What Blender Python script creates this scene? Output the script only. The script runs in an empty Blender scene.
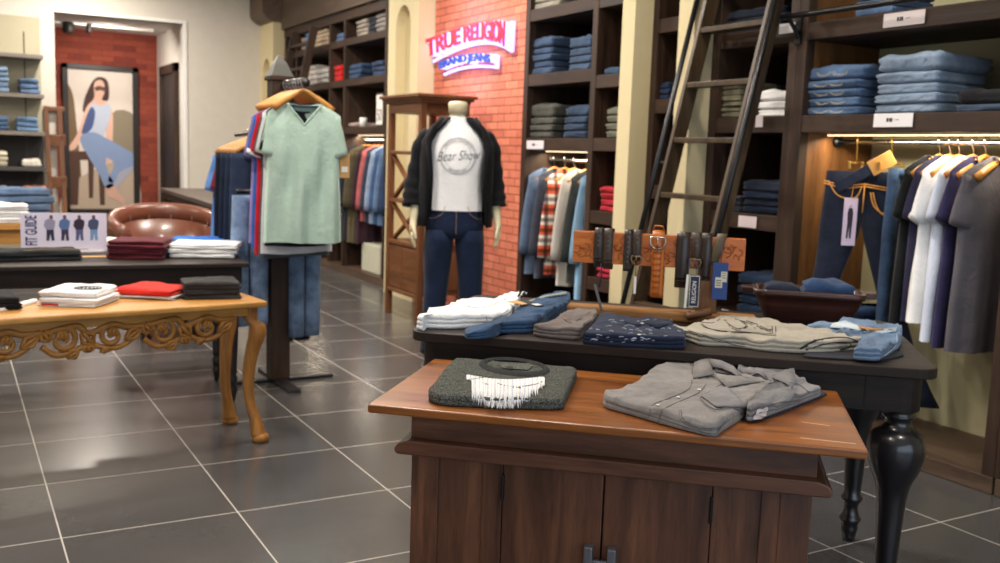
import bpy, bmesh, math, random
from mathutils import Vector, Matrix, noise
from mathutils.bvhtree import BVHTree
C = bpy.context.scene.collection
PI = math.pi
rnd = random.Random(7)

# ------------------------------------------------------------------ camera, world, lights, exposure
H = 1.344; FPX = 972.168
ROT = Matrix(((0.8707694380182222, 0.0332415550675335, -0.4905665957136928),
              (-0.49050323956122505, 0.12805040163959425, -0.8619800848162804),
              (0.03416369115556925, 0.9912104184564601, 0.12780746672239515)))
camd = bpy.data.cameras.new('camera'); cam = bpy.data.objects.new('camera', camd); C.objects.link(cam)
cam.matrix_world = Matrix.Translation((0, 0, H)) @ ROT.to_4x4()
camd.sensor_width = 36; camd.lens = FPX*36/1000; camd.clip_end = 100; camd.clip_start = .05
camd.dof.use_dof = True; camd.dof.focus_distance = 2.1; camd.dof.aperture_fstop = 5.0
bpy.context.scene.camera = cam
sc = bpy.context.scene
sc.view_settings.view_transform = 'Standard'; sc.view_settings.look = 'None'
sc.view_settings.exposure = 0.0; sc.view_settings.gamma = 1.0; sc.view_settings.use_curve_mapping = False
sc.cycles.use_denoising = True
sc.cycles.max_bounces = 8; sc.cycles.diffuse_bounces = 4; sc.cycles.sample_clamp_indirect = 6
W = bpy.data.worlds.new('world'); sc.world = W; W.use_nodes = True
W.node_tree.nodes['Background'].inputs[0].default_value = (.75, .87, 1, 1)
W.node_tree.nodes['Background'].inputs[1].default_value = 1.2

def area_lamp(name, loc, size, power, col=(1, .86, .7), rot=(0, 0, 0), sy=None, spread=PI):
    l = bpy.data.lights.new(name, 'AREA'); l.energy = power; l.color = col; l.size = size; l.spread = spread
    if sy: l.shape = 'RECTANGLE'; l.size_y = sy
    else: l.shape = 'DISK'
    o = bpy.data.objects.new(name, l); C.objects.link(o); o.location = loc; o.rotation_euler = rot
    return o
# daylight coming through the open shop front behind the camera
area_lamp('shopfront_daylight', (.6, -2.35, 1.6), 5.2, 48, (.70, .84, 1.0), (math.radians(90), 0, 0), 2.4)
# the ceiling lamps: (x, y, power, size)
CEIL = 3.45
LAMPS = [(0.4, 1.6, 24), (2.3, 1.0, 26), (2.6, 3.2, 30), (1.8, 4.5, 34), (0.3, 4.0, 42), (1.5, 6.0, 50), (2.6, 6.6, 80),  # the fourth lamp is an added one, brightening the mannequin's white tee
         (-1.6, 2.6, 24), (-1.2, 6.0, 48), (0.6, 8.6, 62), (2.6, 9.6, 58), (-1.0, 10.8, 56), (1.4, 11.9, 80)]
for x, y, p in LAMPS:
    area_lamp('ceiling_lamp_light', (x, y, CEIL-.05), .22, p, (1, .905, .79))

# ------------------------------------------------------------------ measuring: a picture point on a real plane
def at(px, py, **k):
    d = ROT @ Vector((px-500, -(py-281.5), -FPX))
    (a, v), = k.items(); i = 'xyz'.index(a); o = Vector((0, 0, H))
    return o + d*((v-o[i])/d[i])

# ------------------------------------------------------------------ materials
def lin(c):
    return tuple(((v/255)/12.92 if v/255 <= .04045 else ((v/255+.055)/1.055)**2.4) for v in c[:3])+(1,)
_m = {}
def _new(key):
    m = bpy.data.materials.new(key); m.use_nodes = True
    return m, m.node_tree, m.node_tree.nodes['Principled BSDF']
def _tex(nt, scale=(1, 1, 1), rot=(0, 0, 0)):
    tc = nt.nodes.new('ShaderNodeTexCoord'); mp = nt.nodes.new('ShaderNodeMapping')
    nt.links.new(tc.outputs['Object'], mp.inputs[0]); mp.inputs['Scale'].default_value = scale; mp.inputs['Rotation'].default_value = rot
    return mp.outputs[0]
def _noise(nt, vec, scale, detail=4, rough=.6, dist=0):
    n = nt.nodes.new('ShaderNodeTexNoise'); nt.links.new(vec, n.inputs['Vector'])
    n.inputs['Scale'].default_value = scale; n.inputs['Detail'].default_value = detail; n.inputs['Roughness'].default_value = rough; n.inputs['Distortion'].default_value = dist
    return n.outputs['Fac']
def _ramp(nt, fac, stops):
    r = nt.nodes.new('ShaderNodeValToRGB'); nt.links.new(fac, r.inputs[0]); el = r.color_ramp.elements
    while len(el) < len(stops): el.new(.5)
    for e, (p, c) in zip(el, stops): e.position = p; e.color = c
    return r.outputs[0]
def _bump(nt, h, strength, dist, b):
    n = nt.nodes.new('ShaderNodeBump'); n.inputs['Strength'].default_value = strength; n.inputs['Distance'].default_value = dist
    nt.links.new(h, n.inputs['Height']); nt.links.new(n.outputs[0], b.inputs['Normal'])
def plain(c, rough=.6, metal=0, coat=0):
    k = ('plain', c, rough, metal)
    if k not in _m:
        m, nt, b = _new('painted_surface'); b.inputs['Roughness'].default_value = rough; b.inputs['Metallic'].default_value = metal
        v = _tex(nt); f = _noise(nt, v, 9, 3)
        a = lin(c); d = tuple(x*.95 for x in a[:3])+(1,)
        nt.links.new(_ramp(nt, f, [(.3, d), (.7, a)]), b.inputs['Base Color'])
        b.inputs['Coat Weight'].default_value = coat
        _m[k] = m
    return _m[k]
def cloth(c, weave=240, fade=.16, c2=None, big=7):
    k = ('cloth', c, weave, fade, c2)
    if k not in _m:
        m, nt, b = _new('woven_cloth'); b.inputs['Roughness'].default_value = .92
        b.inputs['Sheen Weight'].default_value = .08; b.inputs['Specular IOR Level'].default_value = .15
        v = _tex(nt); f = _noise(nt, v, big, 5, .65); a = lin(c)
        lo = lin(c2) if c2 else tuple(x*(1-fade*2) for x in a[:3])+(1,)
        hi = tuple(min(1, x*(1+fade)) for x in a[:3])+(1,)
        col = _ramp(nt, f, [(.32, lo), (.68, hi)])
        g = _noise(nt, v, weave, 2); mx = nt.nodes.new('ShaderNodeMix'); mx.data_type = 'RGBA'; mx.blend_type = 'MULTIPLY'; mx.inputs[0].default_value = .5
        nt.links.new(col, mx.inputs[6]); nt.links.new(_ramp(nt, g, [(.3, (.80, .80, .80, 1)), (.7, (1.12, 1.12, 1.12, 1))]), mx.inputs[7])
        nt.links.new(mx.outputs[2], b.inputs['Base Color'])
        wr = _noise(nt, v, 24, 4, .55, 1.4); sm = nt.nodes.new('ShaderNodeMath'); sm.operation = 'MULTIPLY_ADD'; nt.links.new(g, sm.inputs[0]); sm.inputs[1].default_value = .06; nt.links.new(wr, sm.inputs[2])
        _bump(nt, sm.outputs[0], .55, .008, b); _m[k] = m
    return _m[k]
def heather(c, c2, scale=190):
    k = ('heather', c, c2)
    if k not in _m:
        m, nt, b = _new('marled_knit'); b.inputs['Roughness'].default_value = .95; b.inputs['Specular IOR Level'].default_value = .1
        v = _tex(nt, (1, 1.6, 1)); f = _noise(nt, v, scale, 3, .8)
        nt.links.new(_ramp(nt, f, [(.42, lin(c)), (.58, lin(c2))]), b.inputs['Base Color']); _bump(nt, f, .5, .002, b); _m[k] = m
    return _m[k]
def wood(c1, c2, rough=.4, axis='x', scale=1.0, coat=.0, spec=.4):
    k = ('wood', c1, c2, rough, axis, scale)
    if k not in _m:
        m, nt, b = _new('wood'); s = {'x': (.9, 9, 9), 'y': (9, .9, 9), 'z': (9, 9, .9)}[axis]
        v = _tex(nt, tuple(q*scale for q in s)); f = _noise(nt, v, 1.6, 6, .62, .9)
        v2 = _tex(nt, tuple(q*scale*7 for q in s)); g = _noise(nt, v2, 2, 3, .7)
        a, d = lin(c1), lin(c2); mid = tuple((x+y)/2 for x, y in zip(a, d))
        col = _ramp(nt, f, [(.3, a), (.5, mid), (.68, d)])
        mx = nt.nodes.new('ShaderNodeMix'); mx.data_type = 'RGBA'; mx.blend_type = 'MULTIPLY'; mx.inputs[0].default_value = .6
        nt.links.new(col, mx.inputs[6]); nt.links.new(_ramp(nt, g, [(.3, (.6, .6, .6, 1)), (.65, (1.1, 1.1, 1.1, 1))]), mx.inputs[7])
        nt.links.new(mx.outputs[2], b.inputs['Base Color'])
        nt.links.new(_ramp(nt, f, [(.2, (rough*.8,)*3+(1,)), (.8, (min(1, rough*1.3),)*3+(1,))]), b.inputs['Roughness'])
        b.inputs['Coat Weight'].default_value = coat; b.inputs['Coat Roughness'].default_value = .25; b.inputs['Specular IOR Level'].default_value = spec
        _bump(nt, g, .2, .001, b); _m[k] = m
    return _m[k]
def glow(c, s):
    m, nt, b = _new('lit_surface'); b.inputs['Base Color'].default_value = lin(c); b.inputs['Emission Color'].default_value = lin(c); b.inputs['Emission Strength'].default_value = s
    return m
def brickmat(c1, c2, mortar, wx=.21, hz=.054, axis='x'):
    m, nt, b = _new('brick_facing'); b.inputs['Roughness'].default_value = .85
    tc = nt.nodes.new('ShaderNodeTexCoord'); sp = nt.nodes.new('ShaderNodeSeparateXYZ'); cb = nt.nodes.new('ShaderNodeCombineXYZ')
    nt.links.new(tc.outputs['Object'], sp.inputs[0]); nt.links.new(sp.outputs['Y' if axis == 'x' else 'X'], cb.inputs[0]); nt.links.new(sp.outputs['Z'], cb.inputs[1])
    t = nt.nodes.new('ShaderNodeTexBrick'); nt.links.new(cb.outputs[0], t.inputs['Vector'])
    t.inputs['Scale'].default_value = 1; t.inputs['Brick Width'].default_value = wx; t.inputs['Row Height'].default_value = hz
    t.inputs['Mortar Size'].default_value = .0045; t.inputs['Mortar Smooth'].default_value = .3; t.inputs['Bias'].default_value = -.1
    t.inputs['Color1'].default_value = lin(c1); t.inputs['Color2'].default_value = lin(c2); t.inputs['Mortar'].default_value = lin(mortar)
    n = _noise(nt, tc.outputs['Object'], 14, 5, .7); mx = nt.nodes.new('ShaderNodeMix'); mx.data_type = 'RGBA'; mx.blend_type = 'MULTIPLY'; mx.inputs[0].default_value = .55
    nt.links.new(t.outputs['Color'], mx.inputs[6]); nt.links.new(_ramp(nt, n, [(.3, (.72, .66, .62, 1)), (.7, (1.18, 1.18, 1.15, 1))]), mx.inputs[7])
    nt.links.new(mx.outputs[2], b.inputs['Base Color'])
    iv = nt.nodes.new('ShaderNodeMath'); iv.operation = 'SUBTRACT'; iv.inputs[0].default_value = 1; nt.links.new(t.outputs['Fac'], iv.inputs[1])
    _bump(nt, iv.outputs[0], .6, .006, b)
    return m
def tilemat():
    m, nt, b = _new('stone_floor_tile')
    tc = nt.nodes.new('ShaderNodeTexCoord'); mp = nt.nodes.new('ShaderNodeMapping'); nt.links.new(tc.outputs['Object'], mp.inputs[0])
    mp.inputs['Location'].default_value = (-.295+6, -4.102+12.0, 0)
    t = nt.nodes.new('ShaderNodeTexBrick'); nt.links.new(mp.outputs[0], t.inputs['Vector']); t.offset = 0; t.squash = 1
    t.inputs['Scale'].default_value = 1; t.inputs['Brick Width'].default_value = .6; t.inputs['Row Height'].default_value = .599
    t.inputs['Mortar Size'].default_value = .0028; t.inputs['Mortar Smooth'].default_value = .2; t.inputs['Bias'].default_value = 0
    t.inputs['Color1'].default_value = lin((84, 82, 82)); t.inputs['Color2'].default_value = lin((76, 75, 75)); t.inputs['Mortar'].default_value = lin((205, 200, 192))
    n = _noise(nt, tc.outputs['Object'], 2.2, 8, .7, .4); mx = nt.nodes.new('ShaderNodeMix'); mx.data_type = 'RGBA'; mx.blend_type = 'MULTIPLY'; mx.inputs[0].default_value = .5
    nt.links.new(t.outputs['Color'], mx.inputs[6]); nt.links.new(_ramp(nt, n, [(.3, (.8, .8, .8, 1)), (.7, (1.15, 1.14, 1.12, 1))]), mx.inputs[7])
    nt.links.new(mx.outputs[2], b.inputs['Base Color'])
    n2 = _noise(nt, tc.outputs['Object'], 30, 5, .7)
    nt.links.new(_ramp(nt, n2, [(.2, (.17,)*3+(1,)), (.8, (.27,)*3+(1,))]), b.inputs['Roughness'])
    b.inputs['Specular IOR Level'].default_value = .8
    _bump(nt, n2, .05, .002, b)
    return m

# ------------------------------------------------------------------ objects
def E(name, label, cat, loc=(0, 0, 0), rz=0, group=None):
    o = bpy.data.objects.new(name, None); C.objects.link(o); o.empty_display_size = .1
    o.location = loc; o.rotation_euler = (0, 0, rz); o['label'] = label; o['category'] = cat
    if group: o['group'] = group
    return o
def tag(o, label, cat, group=None):
    o['label'] = label; o['category'] = cat
    if group: o['group'] = group
    return o
class MB:
    def __init__(s): s.v = []; s.f = []
    def add(s, vs, fs):
        n = len(s.v); s.v += [tuple(v) for v in vs]; s.f += [tuple(i+n for i in f) for f in fs]; return s
    def box(s, c, d, rot=None):
        x, y, z = d[0]/2, d[1]/2, d[2]/2
        vs = [Vector((a*x, b*y, e*z)) for a in (-1, 1) for b in (-1, 1) for e in (-1, 1)]
        if rot is not None: vs = [rot @ v for v in vs]
        c = Vector(c)
        return s.add([v+c for v in vs], [(0, 1, 3, 2), (4, 6, 7, 5), (0, 4, 5, 1), (2, 3, 7, 6), (0, 2, 6, 4), (1, 5, 7, 3)])
    def bb(s, x0, x1, y0, y1, z0, z1): return s.box(((x0+x1)/2, (y0+y1)/2, (z0+z1)/2), (abs(x1-x0), abs(y1-y0), abs(z1-z0)))
    def bar(s, a, b, w, h, up=(0, 0, 1)):
        a, b = Vector(a), Vector(b); d = (b-a); L = d.length; d.normalize(); up = Vector(up)
        x = d.cross(up).normalized(); z = x.cross(d).normalized()
        return s.box((a+b)/2, (w, L, h), Matrix((x, d, z)).transposed())
    def tube(s, pts, r, n=8, cap=True, flat=1.0, closed=False):
        pts = [Vector(p) for p in pts]; m = len(pts); rr = r if isinstance(r, (list, tuple)) else [r]*m
        rings = []; ref = None
        for i, p in enumerate(pts):
            if closed: d = pts[(i+1) % m]-pts[i-1]
            else: d = pts[min(i+1, m-1)]-pts[max(i-1, 0)]
            if d.length < 1e-9: d = Vector((0, 0, 1))
            d.normalize()
            if ref is None: ref = Vector((0, 0, 1)) if abs(d.z) < .9 else Vector((1, 0, 0))
            x = d.cross(ref)
            if x.length < 1e-6: x = d.orthogonal()
            x.normalize(); y = x.cross(d).normalized(); ref = y
            rings.append([p+x*math.cos(2*PI*k/n)*rr[i]+y*math.sin(2*PI*k/n)*rr[i]*flat for k in range(n)])
        vs = [v for q in rings for v in q]; fs = []
        for i in range(m if closed else m-1):
            j = (i+1) % m
            for k in range(n): fs.append((i*n+k, i*n+(k+1) % n, j*n+(k+1) % n, j*n+k))
        if cap and not closed: fs += [tuple(range(n))[::-1], tuple((m-1)*n+k for k in range(n))]
        return s.add(vs, fs)
    def lathe(s, prof, c=(0, 0, 0), n=24):
        vs = []; fs = []
        for r, z in prof:
            for k in range(n): vs.append((c[0]+r*math.cos(2*PI*k/n), c[1]+r*math.sin(2*PI*k/n), c[2]+z))
        for i in range(len(prof)-1):
            for k in range(n): fs.append((i*n+k, i*n+(k+1) % n, (i+1)*n+(k+1) % n, (i+1)*n+k))
        fs += [tuple(range(n))[::-1], tuple((len(prof)-1)*n+k for k in range(n))]
        return s.add(vs, fs)
    def prism(s, pts, h0, h1, plane='xy'):
        m = len(pts)
        def q(p, h): return (p[0], p[1], h) if plane == 'xy' else ((p[0], h, p[1]) if plane == 'xz' else (h, p[0], p[1]))
        vs = [q(p, h0) for p in pts]+[q(p, h1) for p in pts]
        return s.add(vs, [tuple(range(m))[::-1], tuple(range(m, 2*m))]+[(i, (i+1) % m, (i+1) % m+m, i+m) for i in range(m)])
    def loft(s, rings, cap=True, closed=True):
        n = len(rings[0]); vs = [v for r in rings for v in r]; fs = []
        for i in range(len(rings)-1):
            for k in range(n if closed else n-1): fs.append((i*n+k, i*n+(k+1) % n, (i+1)*n+(k+1) % n, (i+1)*n+k))
        if cap and closed: fs += [tuple(range(n))[::-1], tuple((len(rings)-1)*n+k for k in range(n))]
        return s.add(vs, fs)
    def build(s, name, mat, parent=None, smooth=False, bevel=0, loc=None, rot=None, seg=2, solid=0, sub=0):
        me = bpy.data.meshes.new(name); me.from_pydata(s.v, [], s.f); me.update()
        b = bmesh.new(); b.from_mesh(me); bmesh.ops.recalc_face_normals(b, faces=b.faces); b.to_mesh(me); b.free()
        o = bpy.data.objects.new(name, me); C.objects.link(o); me.materials.append(mat)
        if parent: o.parent = parent
        if loc is not None: o.location = loc
        if rot is not None: o.rotation_euler = rot
        if smooth:
            for p in me.polygons: p.use_smooth = True
        if solid: md = o.modifiers.new('solid', 'SOLIDIFY'); md.thickness = solid; md.offset = 0
        if sub: md = o.modifiers.new('sub', 'SUBSURF'); md.levels = sub; md.render_levels = sub
        if bevel: md = o.modifiers.new('bevel', 'BEVEL'); md.width = bevel; md.segments = seg; md.limit_method = 'ANGLE'
        return o
def struct(o): o['kind'] = 'structure'; return o
def text_mb(body, size, extrude=.002, bold=0, spacing=1.0):
    cu = bpy.data.curves.new('t', 'FONT'); cu.body = body; cu.size = size; cu.extrude = extrude; cu.offset = bold; cu.resolution_u = 3; cu.space_character = spacing
    o = bpy.data.objects.new('t', cu); C.objects.link(o); bpy.context.view_layer.update()
    me = bpy.data.meshes.new_from_object(o.evaluated_get(bpy.context.evaluated_depsgraph_get()))
    vs = [v.co.copy() for v in me.vertices]; fs = [tuple(p.vertices) for p in me.polygons]
    bpy.data.objects.remove(o); bpy.data.curves.remove(cu); bpy.data.meshes.remove(me)
    return vs, fs
def text_on(body, w, h, extrude=.001, bold=0):
    """letters scaled to fill w x h, centred, in the xy plane"""
    vs, fs = text_mb(body, 1, .01, bold)
    x0, x1 = min(v.x for v in vs), max(v.x for v in vs); y0, y1 = min(v.y for v in vs), max(v.y for v in vs)
    return [Vector(((v.x-(x0+x1)/2)/(x1-x0)*w, (v.y-(y0+y1)/2)/(y1-y0)*h, extrude if v.z > 0 else 0)) for v in vs], fs
def catmull(pts, per=6, closed=True):
    n = len(pts); out = []
    for i in range(n if closed else n-1):
        if closed: p0, p1, p2, p3 = pts[i-1], pts[i], pts[(i+1) % n], pts[(i+2) % n]
        else: p0, p1, p2, p3 = pts[max(i-1, 0)], pts[i], pts[i+1], pts[min(i+2, n-1)]
        for k in range(per):
            t = k/per; out.append(.5*((2*p1)+(p2-p0)*t+(2*p0-5*p1+4*p2-p3)*t*t+(3*p1-p0-3*p2+p3)*t**3))
    if not closed: out.append(pts[-1])
    return out

# woods and paints used all over
M_DARK = wood((32, 21, 15), (70, 48, 34), .55, 'y')
M_DARKZ = wood((32, 21, 15), (70, 48, 34), .55, 'z')
M_DARKX = wood((32, 21, 15), (70, 48, 34), .55, 'x')
M_PANEL = wood((92, 58, 30), (134, 88, 46), .5, 'z')
M_CREAM = plain((214, 200, 160), .8)
M_WALL = plain((212, 206, 196), .85)
M_METAL = plain((60, 60, 62), .35, .9)
M_CHROME = plain((190, 190, 190), .2, 1)
M_CARD = plain((238, 234, 230), .6)
M_KRAFT = plain((196, 152, 96), .7)

# ------------------------------------------------------------------ the room
XW = 3.78
struct(MB().bb(-3.4, 4.5, -2.6, 15.4, -.1, 0).build('floor', tilemat()))
struct(MB().bb(-3.4, 4.5, -2.6, 15.4, CEIL, CEIL+.1).build('ceiling', plain((232, 228, 220), .9)))
struct(MB().bb(-3.5, -3.4, -2.6, 13, 0, CEIL).build('wall_left', M_WALL))
struct(MB().bb(4.36, 4.46, -2.6, 13, 0, CEIL).build('wall_right', plain((196, 190, 160), .85)))
wf = MB(); wf.bb(-3.4, -2.4, -2.6, -2.5, 0, CEIL).bb(3.6, 4.36, -2.6, -2.5, 0, CEIL).bb(-2.4, 3.6, -2.6, -2.5, 2.9, CEIL)
struct(wf.build('wall_front', M_WALL))
wf = MB()
for x in (-2.37, -.4, 1.6, 3.57): wf.bb(x-.03, x+.03, -2.58, -2.52, 0, 2.9)
wf.bb(-2.4, 3.6, -2.58, -2.52, 2.84, 2.9).bb(-2.4, 3.6, -2.58, -2.52, 0, .08)
struct(wf.build('window_1', M_METAL))
# back wall with the deep doorway
DL, DR, DT = 1.16, 2.65, 2.865
wb = MB().bb(-3.4, DL, 13, 13.15, 0, CEIL).bb(DR+.04, 4.36, 13, 13.15, 0, CEIL).bb(DL, DR+.04, 13, 13.15, DT, CEIL)
struct(wb.build('wall_back', M_WALL))
struct(MB().bb(DR, DR+.05, 12.985, 13.15, 0, DT+.04).bb(DL, DR, 12.985, 13.15, DT, DT+.04).build('trim_1', plain((236, 234, 230), .6), bevel=.006))
struct(MB().bb(DR+.04, DR+.14, 13.15, 15.1, 0, DT+.1).build('wall_alcove_right', M_WALL))
struct(MB().bb(DL-1.2, DL-1.1, 13.15, 15.1, 0, DT+.1).build('wall_alcove_left', M_WALL))
struct(MB().bb(DL-1.2, DR+.14, 13.15, 15.1, DT+.03, DT+.12).build('ceiling_alcove', plain((225, 220, 214), .9)))
struct(MB().bb(DL-1.2, DR+.14, 15.0, 15.1, 0, DT+.1).build('wall_alcove_back', brickmat((158, 74, 54), (122, 50, 38), (112, 64, 54), .3, .08, axis='y')))
area_lamp('alcove_lamp_light', (1.9, 13.7, DT-.05), .3, 26, (1, .9, .8), (math.radians(25), 0, 0))
# dark door frame in the alcove's side wall
yd0, yd1 = 13.35, 14.55
fr = MB().bb(DR-.02, DR+.05, 13.45, 13.57, 0, 2.42).bb(DR-.02, DR+.05, 14.4, 14.52, 0, 2.42).bb(DR-.02, DR+.05, 13.45, 14.52, 2.3, 2.42)
dd = struct(fr.build('door_1', M_DARKZ, bevel=.004))
MB().bb(DR+.01, DR+.045, 13.57, 14.4, 0, 2.3).build('door_leaf', plain((40, 34, 32), .5), dd)
# brick wall behind the neon sign
struct(MB().bb(3.80, 4.36, 6.40, 7.99, 0, CEIL).build('wall_brick', brickmat((218, 130, 102), (196, 106, 82), (128, 72, 58), .20, .062)))
# columns and niche pilasters
struct(MB().bb(3.64, 4.36, 4.86, 4.99, 0, CEIL).build('trim_2', M_CREAM, bevel=.004))
struct(MB().bb(3.64, 4.36, 4.31, 4.45, 0, CEIL).build('trim_3', M_CREAM, bevel=.004))
def niche(name, y0, y1, n0, n1, ztop):
    mb = MB(); mb.bb(3.74, 4.36, y0, y1, 0, CEIL); mb.bb(3.64, 3.74, y0, n0, 0, CEIL); mb.bb(3.64, 3.74, n1, y1, 0, CEIL)
    r = (n1-n0)/2; yc = (n0+n1)/2
    arc = [(yc+r*math.cos(a), ztop-r+r*1.3*math.sin(a)) for a in [PI*k/14 for k in range(15)]]
    mb.prism([(n1, CEIL)]+arc+[(n0, CEIL)], 3.64, 3.74, 'yz')
    mb.bb(3.64, 3.74, n0, n1, 0, .35)
    return struct(mb.build(name, M_CREAM))
niche('trim_4', 8.0, 8.67, 8.16, 8.50, 2.62)
niche('trim_5', 12.42, 13.0, 12.55, 12.87, 2.45)
# cornice over the far pilaster and the far bay
co = MB().prism([(3.64, 2.93), (3.55, 2.97), (3.50, 3.03), (3.50, 3.45), (4.3, 3.45), (4.3, 2.93)], 12.40, 13.0, 'xz')
struct(co.build('trim_6', wood((88, 72, 60), (110, 92, 78), .5, 'y')))

# ------------------------------------------------------------------ fitted shelf units along the right wall
XB = 4.33
def unit(label, y0, y1, posts, shelves, top, back=None, plat=True, t=.085, pw=.06, leftpanel=None, open_=None, ystart=None):
    """posts: y centres; shelves: list of (ya, yb, ztop)"""
    u = E('shelving_unit', label, 'shelving', ((XW+XB)/2, (y0+y1)/2, 0), 0, 'fitted dark wood shelving along the right wall'); ox, oy = (XW+XB)/2, (y0+y1)/2
    def L(mb): mb.v = [(x-ox, y-oy, z) for x, y, z in mb.v]; return mb
    for i, y in enumerate(posts):
        L(MB().bb(XW, XW+.06, y-pw/2, y+pw/2, .075, top)).build('post', M_DARKZ, u, bevel=.003)
        L(MB().bb(XW+.06, XB, y-.022, y+.022, .075, top)).build('side_panel', M_PANEL if leftpanel and i in leftpanel else M_DARKZ, u)
    for ya, yb, z in shelves:
        L(MB().bb(XW+.004, XB, ya, yb, z-t, z)).build('shelf', M_DARK, u, bevel=.003)
    L(MB().bb(XB, XB+.025, y0, y1, 0, top)).build('back_panel', back or plain((58, 48, 40), .8), u)
    if plat: L(MB().bb(XW, XB, y0, y1, 0, .075)).build('plinth', wood((70, 54, 44), (104, 84, 68), .45, 'y'), u, bevel=.004)
    L(MB().bb(XW, XB, y0, y1, top-.1, top)).build('top_rail', M_DARK, u)
    return u
KH = plain((190, 184, 148), .8)
u_near = unit('nearest dark wood bay at right with lit hanging rail and pale back', 2.40, 3.66, [2.425, 3.64], [(2.45, 3.62, 1.60), (2.45, 3.62, 2.06)], 3.3, KH, leftpanel=(1,))
u_edge = unit('dark wood bay cut off by the right edge of the frame', 1.2, 2.39, [1.23, 2.365], [(1.25, 2.34, 1.60), (1.25, 2.34, 2.06)], 3.3, KH)
u_lad = unit('dark wood shelf bay behind the ladder', 3.67, 4.31, [3.70, 4.28], [(3.72, 4.26, z) for z in (.52, 1.08, 1.60, 2.06, 2.6)], 3.3, plain((84, 76, 62), .8))
u_gap = unit('narrow dark shelf bay between the two cream columns', 4.45, 4.86, [4.47, 4.84], [(4.48, 4.83, z) for z in (.6, 1.2, 1.72, 2.2)], 3.3)
u_cen = unit('dark wood bay with hanging shirts beside the brick wall', 5.0, 6.40, [5.03, 5.48, 6.36],
             [(5.5, 6.34, 1.485), (5.5, 6.34, 1.95), (5.5, 6.34, 2.42)]+[(5.04, 5.46, z) for z in (.55, 1.0, 1.485, 1.90, 2.42)], 3.3)
struct(MB().bb(3.74, 4.3, 8.68, 12.40, 2.84, CEIL).build('trim_8', wood((70, 56, 46), (96, 80, 66), .55, 'y')))
u_far = unit('far dark wood bay of shelves beyond the niche pilaster', 8.68, 12.40, [8.72, 9.06, 10.22, 10.69, 11.9, 12.36],
             [(8.74, 12.34, z) for z in (1.60, 2.11, 2.54)], 2.84, KH, t=.075, pw=.05)
# slanting dark display panels on the far end of the far bay
# rods, brackets and light strips
def rod(label, y0, y1, z, x=4.05):
    r = E('hanging_rail', label, 'rail', (x, (y0+y1)/2, z), 0)
    MB().tube([(0, -(y1-y0)/2, 0), (0, (y1-y0)/2, 0)], .013, 10).build('rail_bar', M_CHROME, r, True)
    for s in (-1, 1): MB().tube([(0, s*((y1-y0)/2-.02), 0), (0, s*((y1-y0)/2), 0)], .03, 12).build('rail_socket', M_METAL, r, True)
    return r
ROD_N = 1.478
rod('chrome hanging rail in the nearest lit bay at right', 2.455, 3.61, ROD_N)
rod('hanging rail of the bay beside the brick wall', 5.51, 6.33, 1.33, 4.02)
rod('hanging rail in the far bay beyond the niche pilaster', 8.75, 12.33, 1.47, 4.02)
def strip(label, y0, y1, z, p, x=3.95):
    s = E('shelf_light', label, 'light', (x, (y0+y1)/2, z), 0)
    MB().bb(-.006, .006, -(y1-y0)/2, (y1-y0)/2, -.006, 0).build('light_strip', glow((255, 232, 190), 2.5), s)
    area_lamp('shelf_lamp_light', (x, (y0+y1)/2, z-.015), .05, p, (1, .86, .64), (0, math.radians(-12), 0), y1-y0).parent = None
strip('warm light strip under the shelf of the nearest bay', 2.5, 3.58, 1.51, 8)
strip('warm light strip under the shelf beside the brick wall', 5.54, 6.3, 1.395, 6)
strip('warm light strip under the far bay shelf', 8.8, 12.3, 1.52, 24)

# ------------------------------------------------------------------ the front cabinet
CA = -.732; co_, so_ = math.cos(CA), math.sin(CA)
ZC = .73; CW, CD = 1.164, .58
cab = E('display_cabinet', 'low brown wooden cabinet in front with orange-brown top and double doors', 'cabinet', (.875, 2.174, 0), CA)
M_TOP = wood((92, 48, 16), (170, 102, 42), .30, 'x', .8, .3)
M_CAB = wood((58, 34, 25), (116, 74, 52), .36, 'z', .9)
M_CABX = wood((58, 34, 25), (116, 74, 52), .36, 'x', .9)
MB().bb(0, CW, 0, CD, ZC-.022, ZC).build('table_top', M_TOP, cab, bevel=.005, seg=3)
inx, iny = .098, .05
MB().bb(inx, CW-inx, iny, CD-iny, ZC-.09, ZC-.022).build('frieze', M_CABX, cab, bevel=.003)
led = MB().prism([(inx-.026, ZC-.125), (inx-.034, ZC-.118), (inx-.034, ZC-.108), (inx-.024, ZC-.096), (inx, ZC-.088), (CW-inx, ZC-.088), (CW-inx+.024, ZC-.096), (CW-inx+.034, ZC-.108), (CW-inx+.034, ZC-.118), (CW-inx+.026, ZC-.125)], iny-.03, CD-iny+.03, 'xz')
led.build('ledge_moulding', M_CABX, cab, bevel=.004)
zb = ZC-.125
bx0, bx1 = inx+.002, CW-inx-.006
by0, by1 = iny+.004, CD-iny-.004
MB().bb(bx0, bx0+.07, by0, by1, .06, zb).build('side_stile', M_CAB, cab, bevel=.002)
MB().bb(bx1-.07, bx1, by0, by1, .06, zb).build('side_stile', M_CAB, cab, bevel=.002)
MB().bb(bx0+.07, bx1-.07, by0+.03, by1, .06, zb).build('carcass', M_CAB, cab)
MB().bb(bx0-.01, bx1+.01, by0-.01, by1+.01, 0, .06).build('plinth', M_CABX, cab, bevel=.004)
xs = [bx0+.07, bx0+.215, bx0+.4975, bx0+.78, bx1-.07]
xs = [bx0+.045, .333, .583, .838, bx1-.062]
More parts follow.
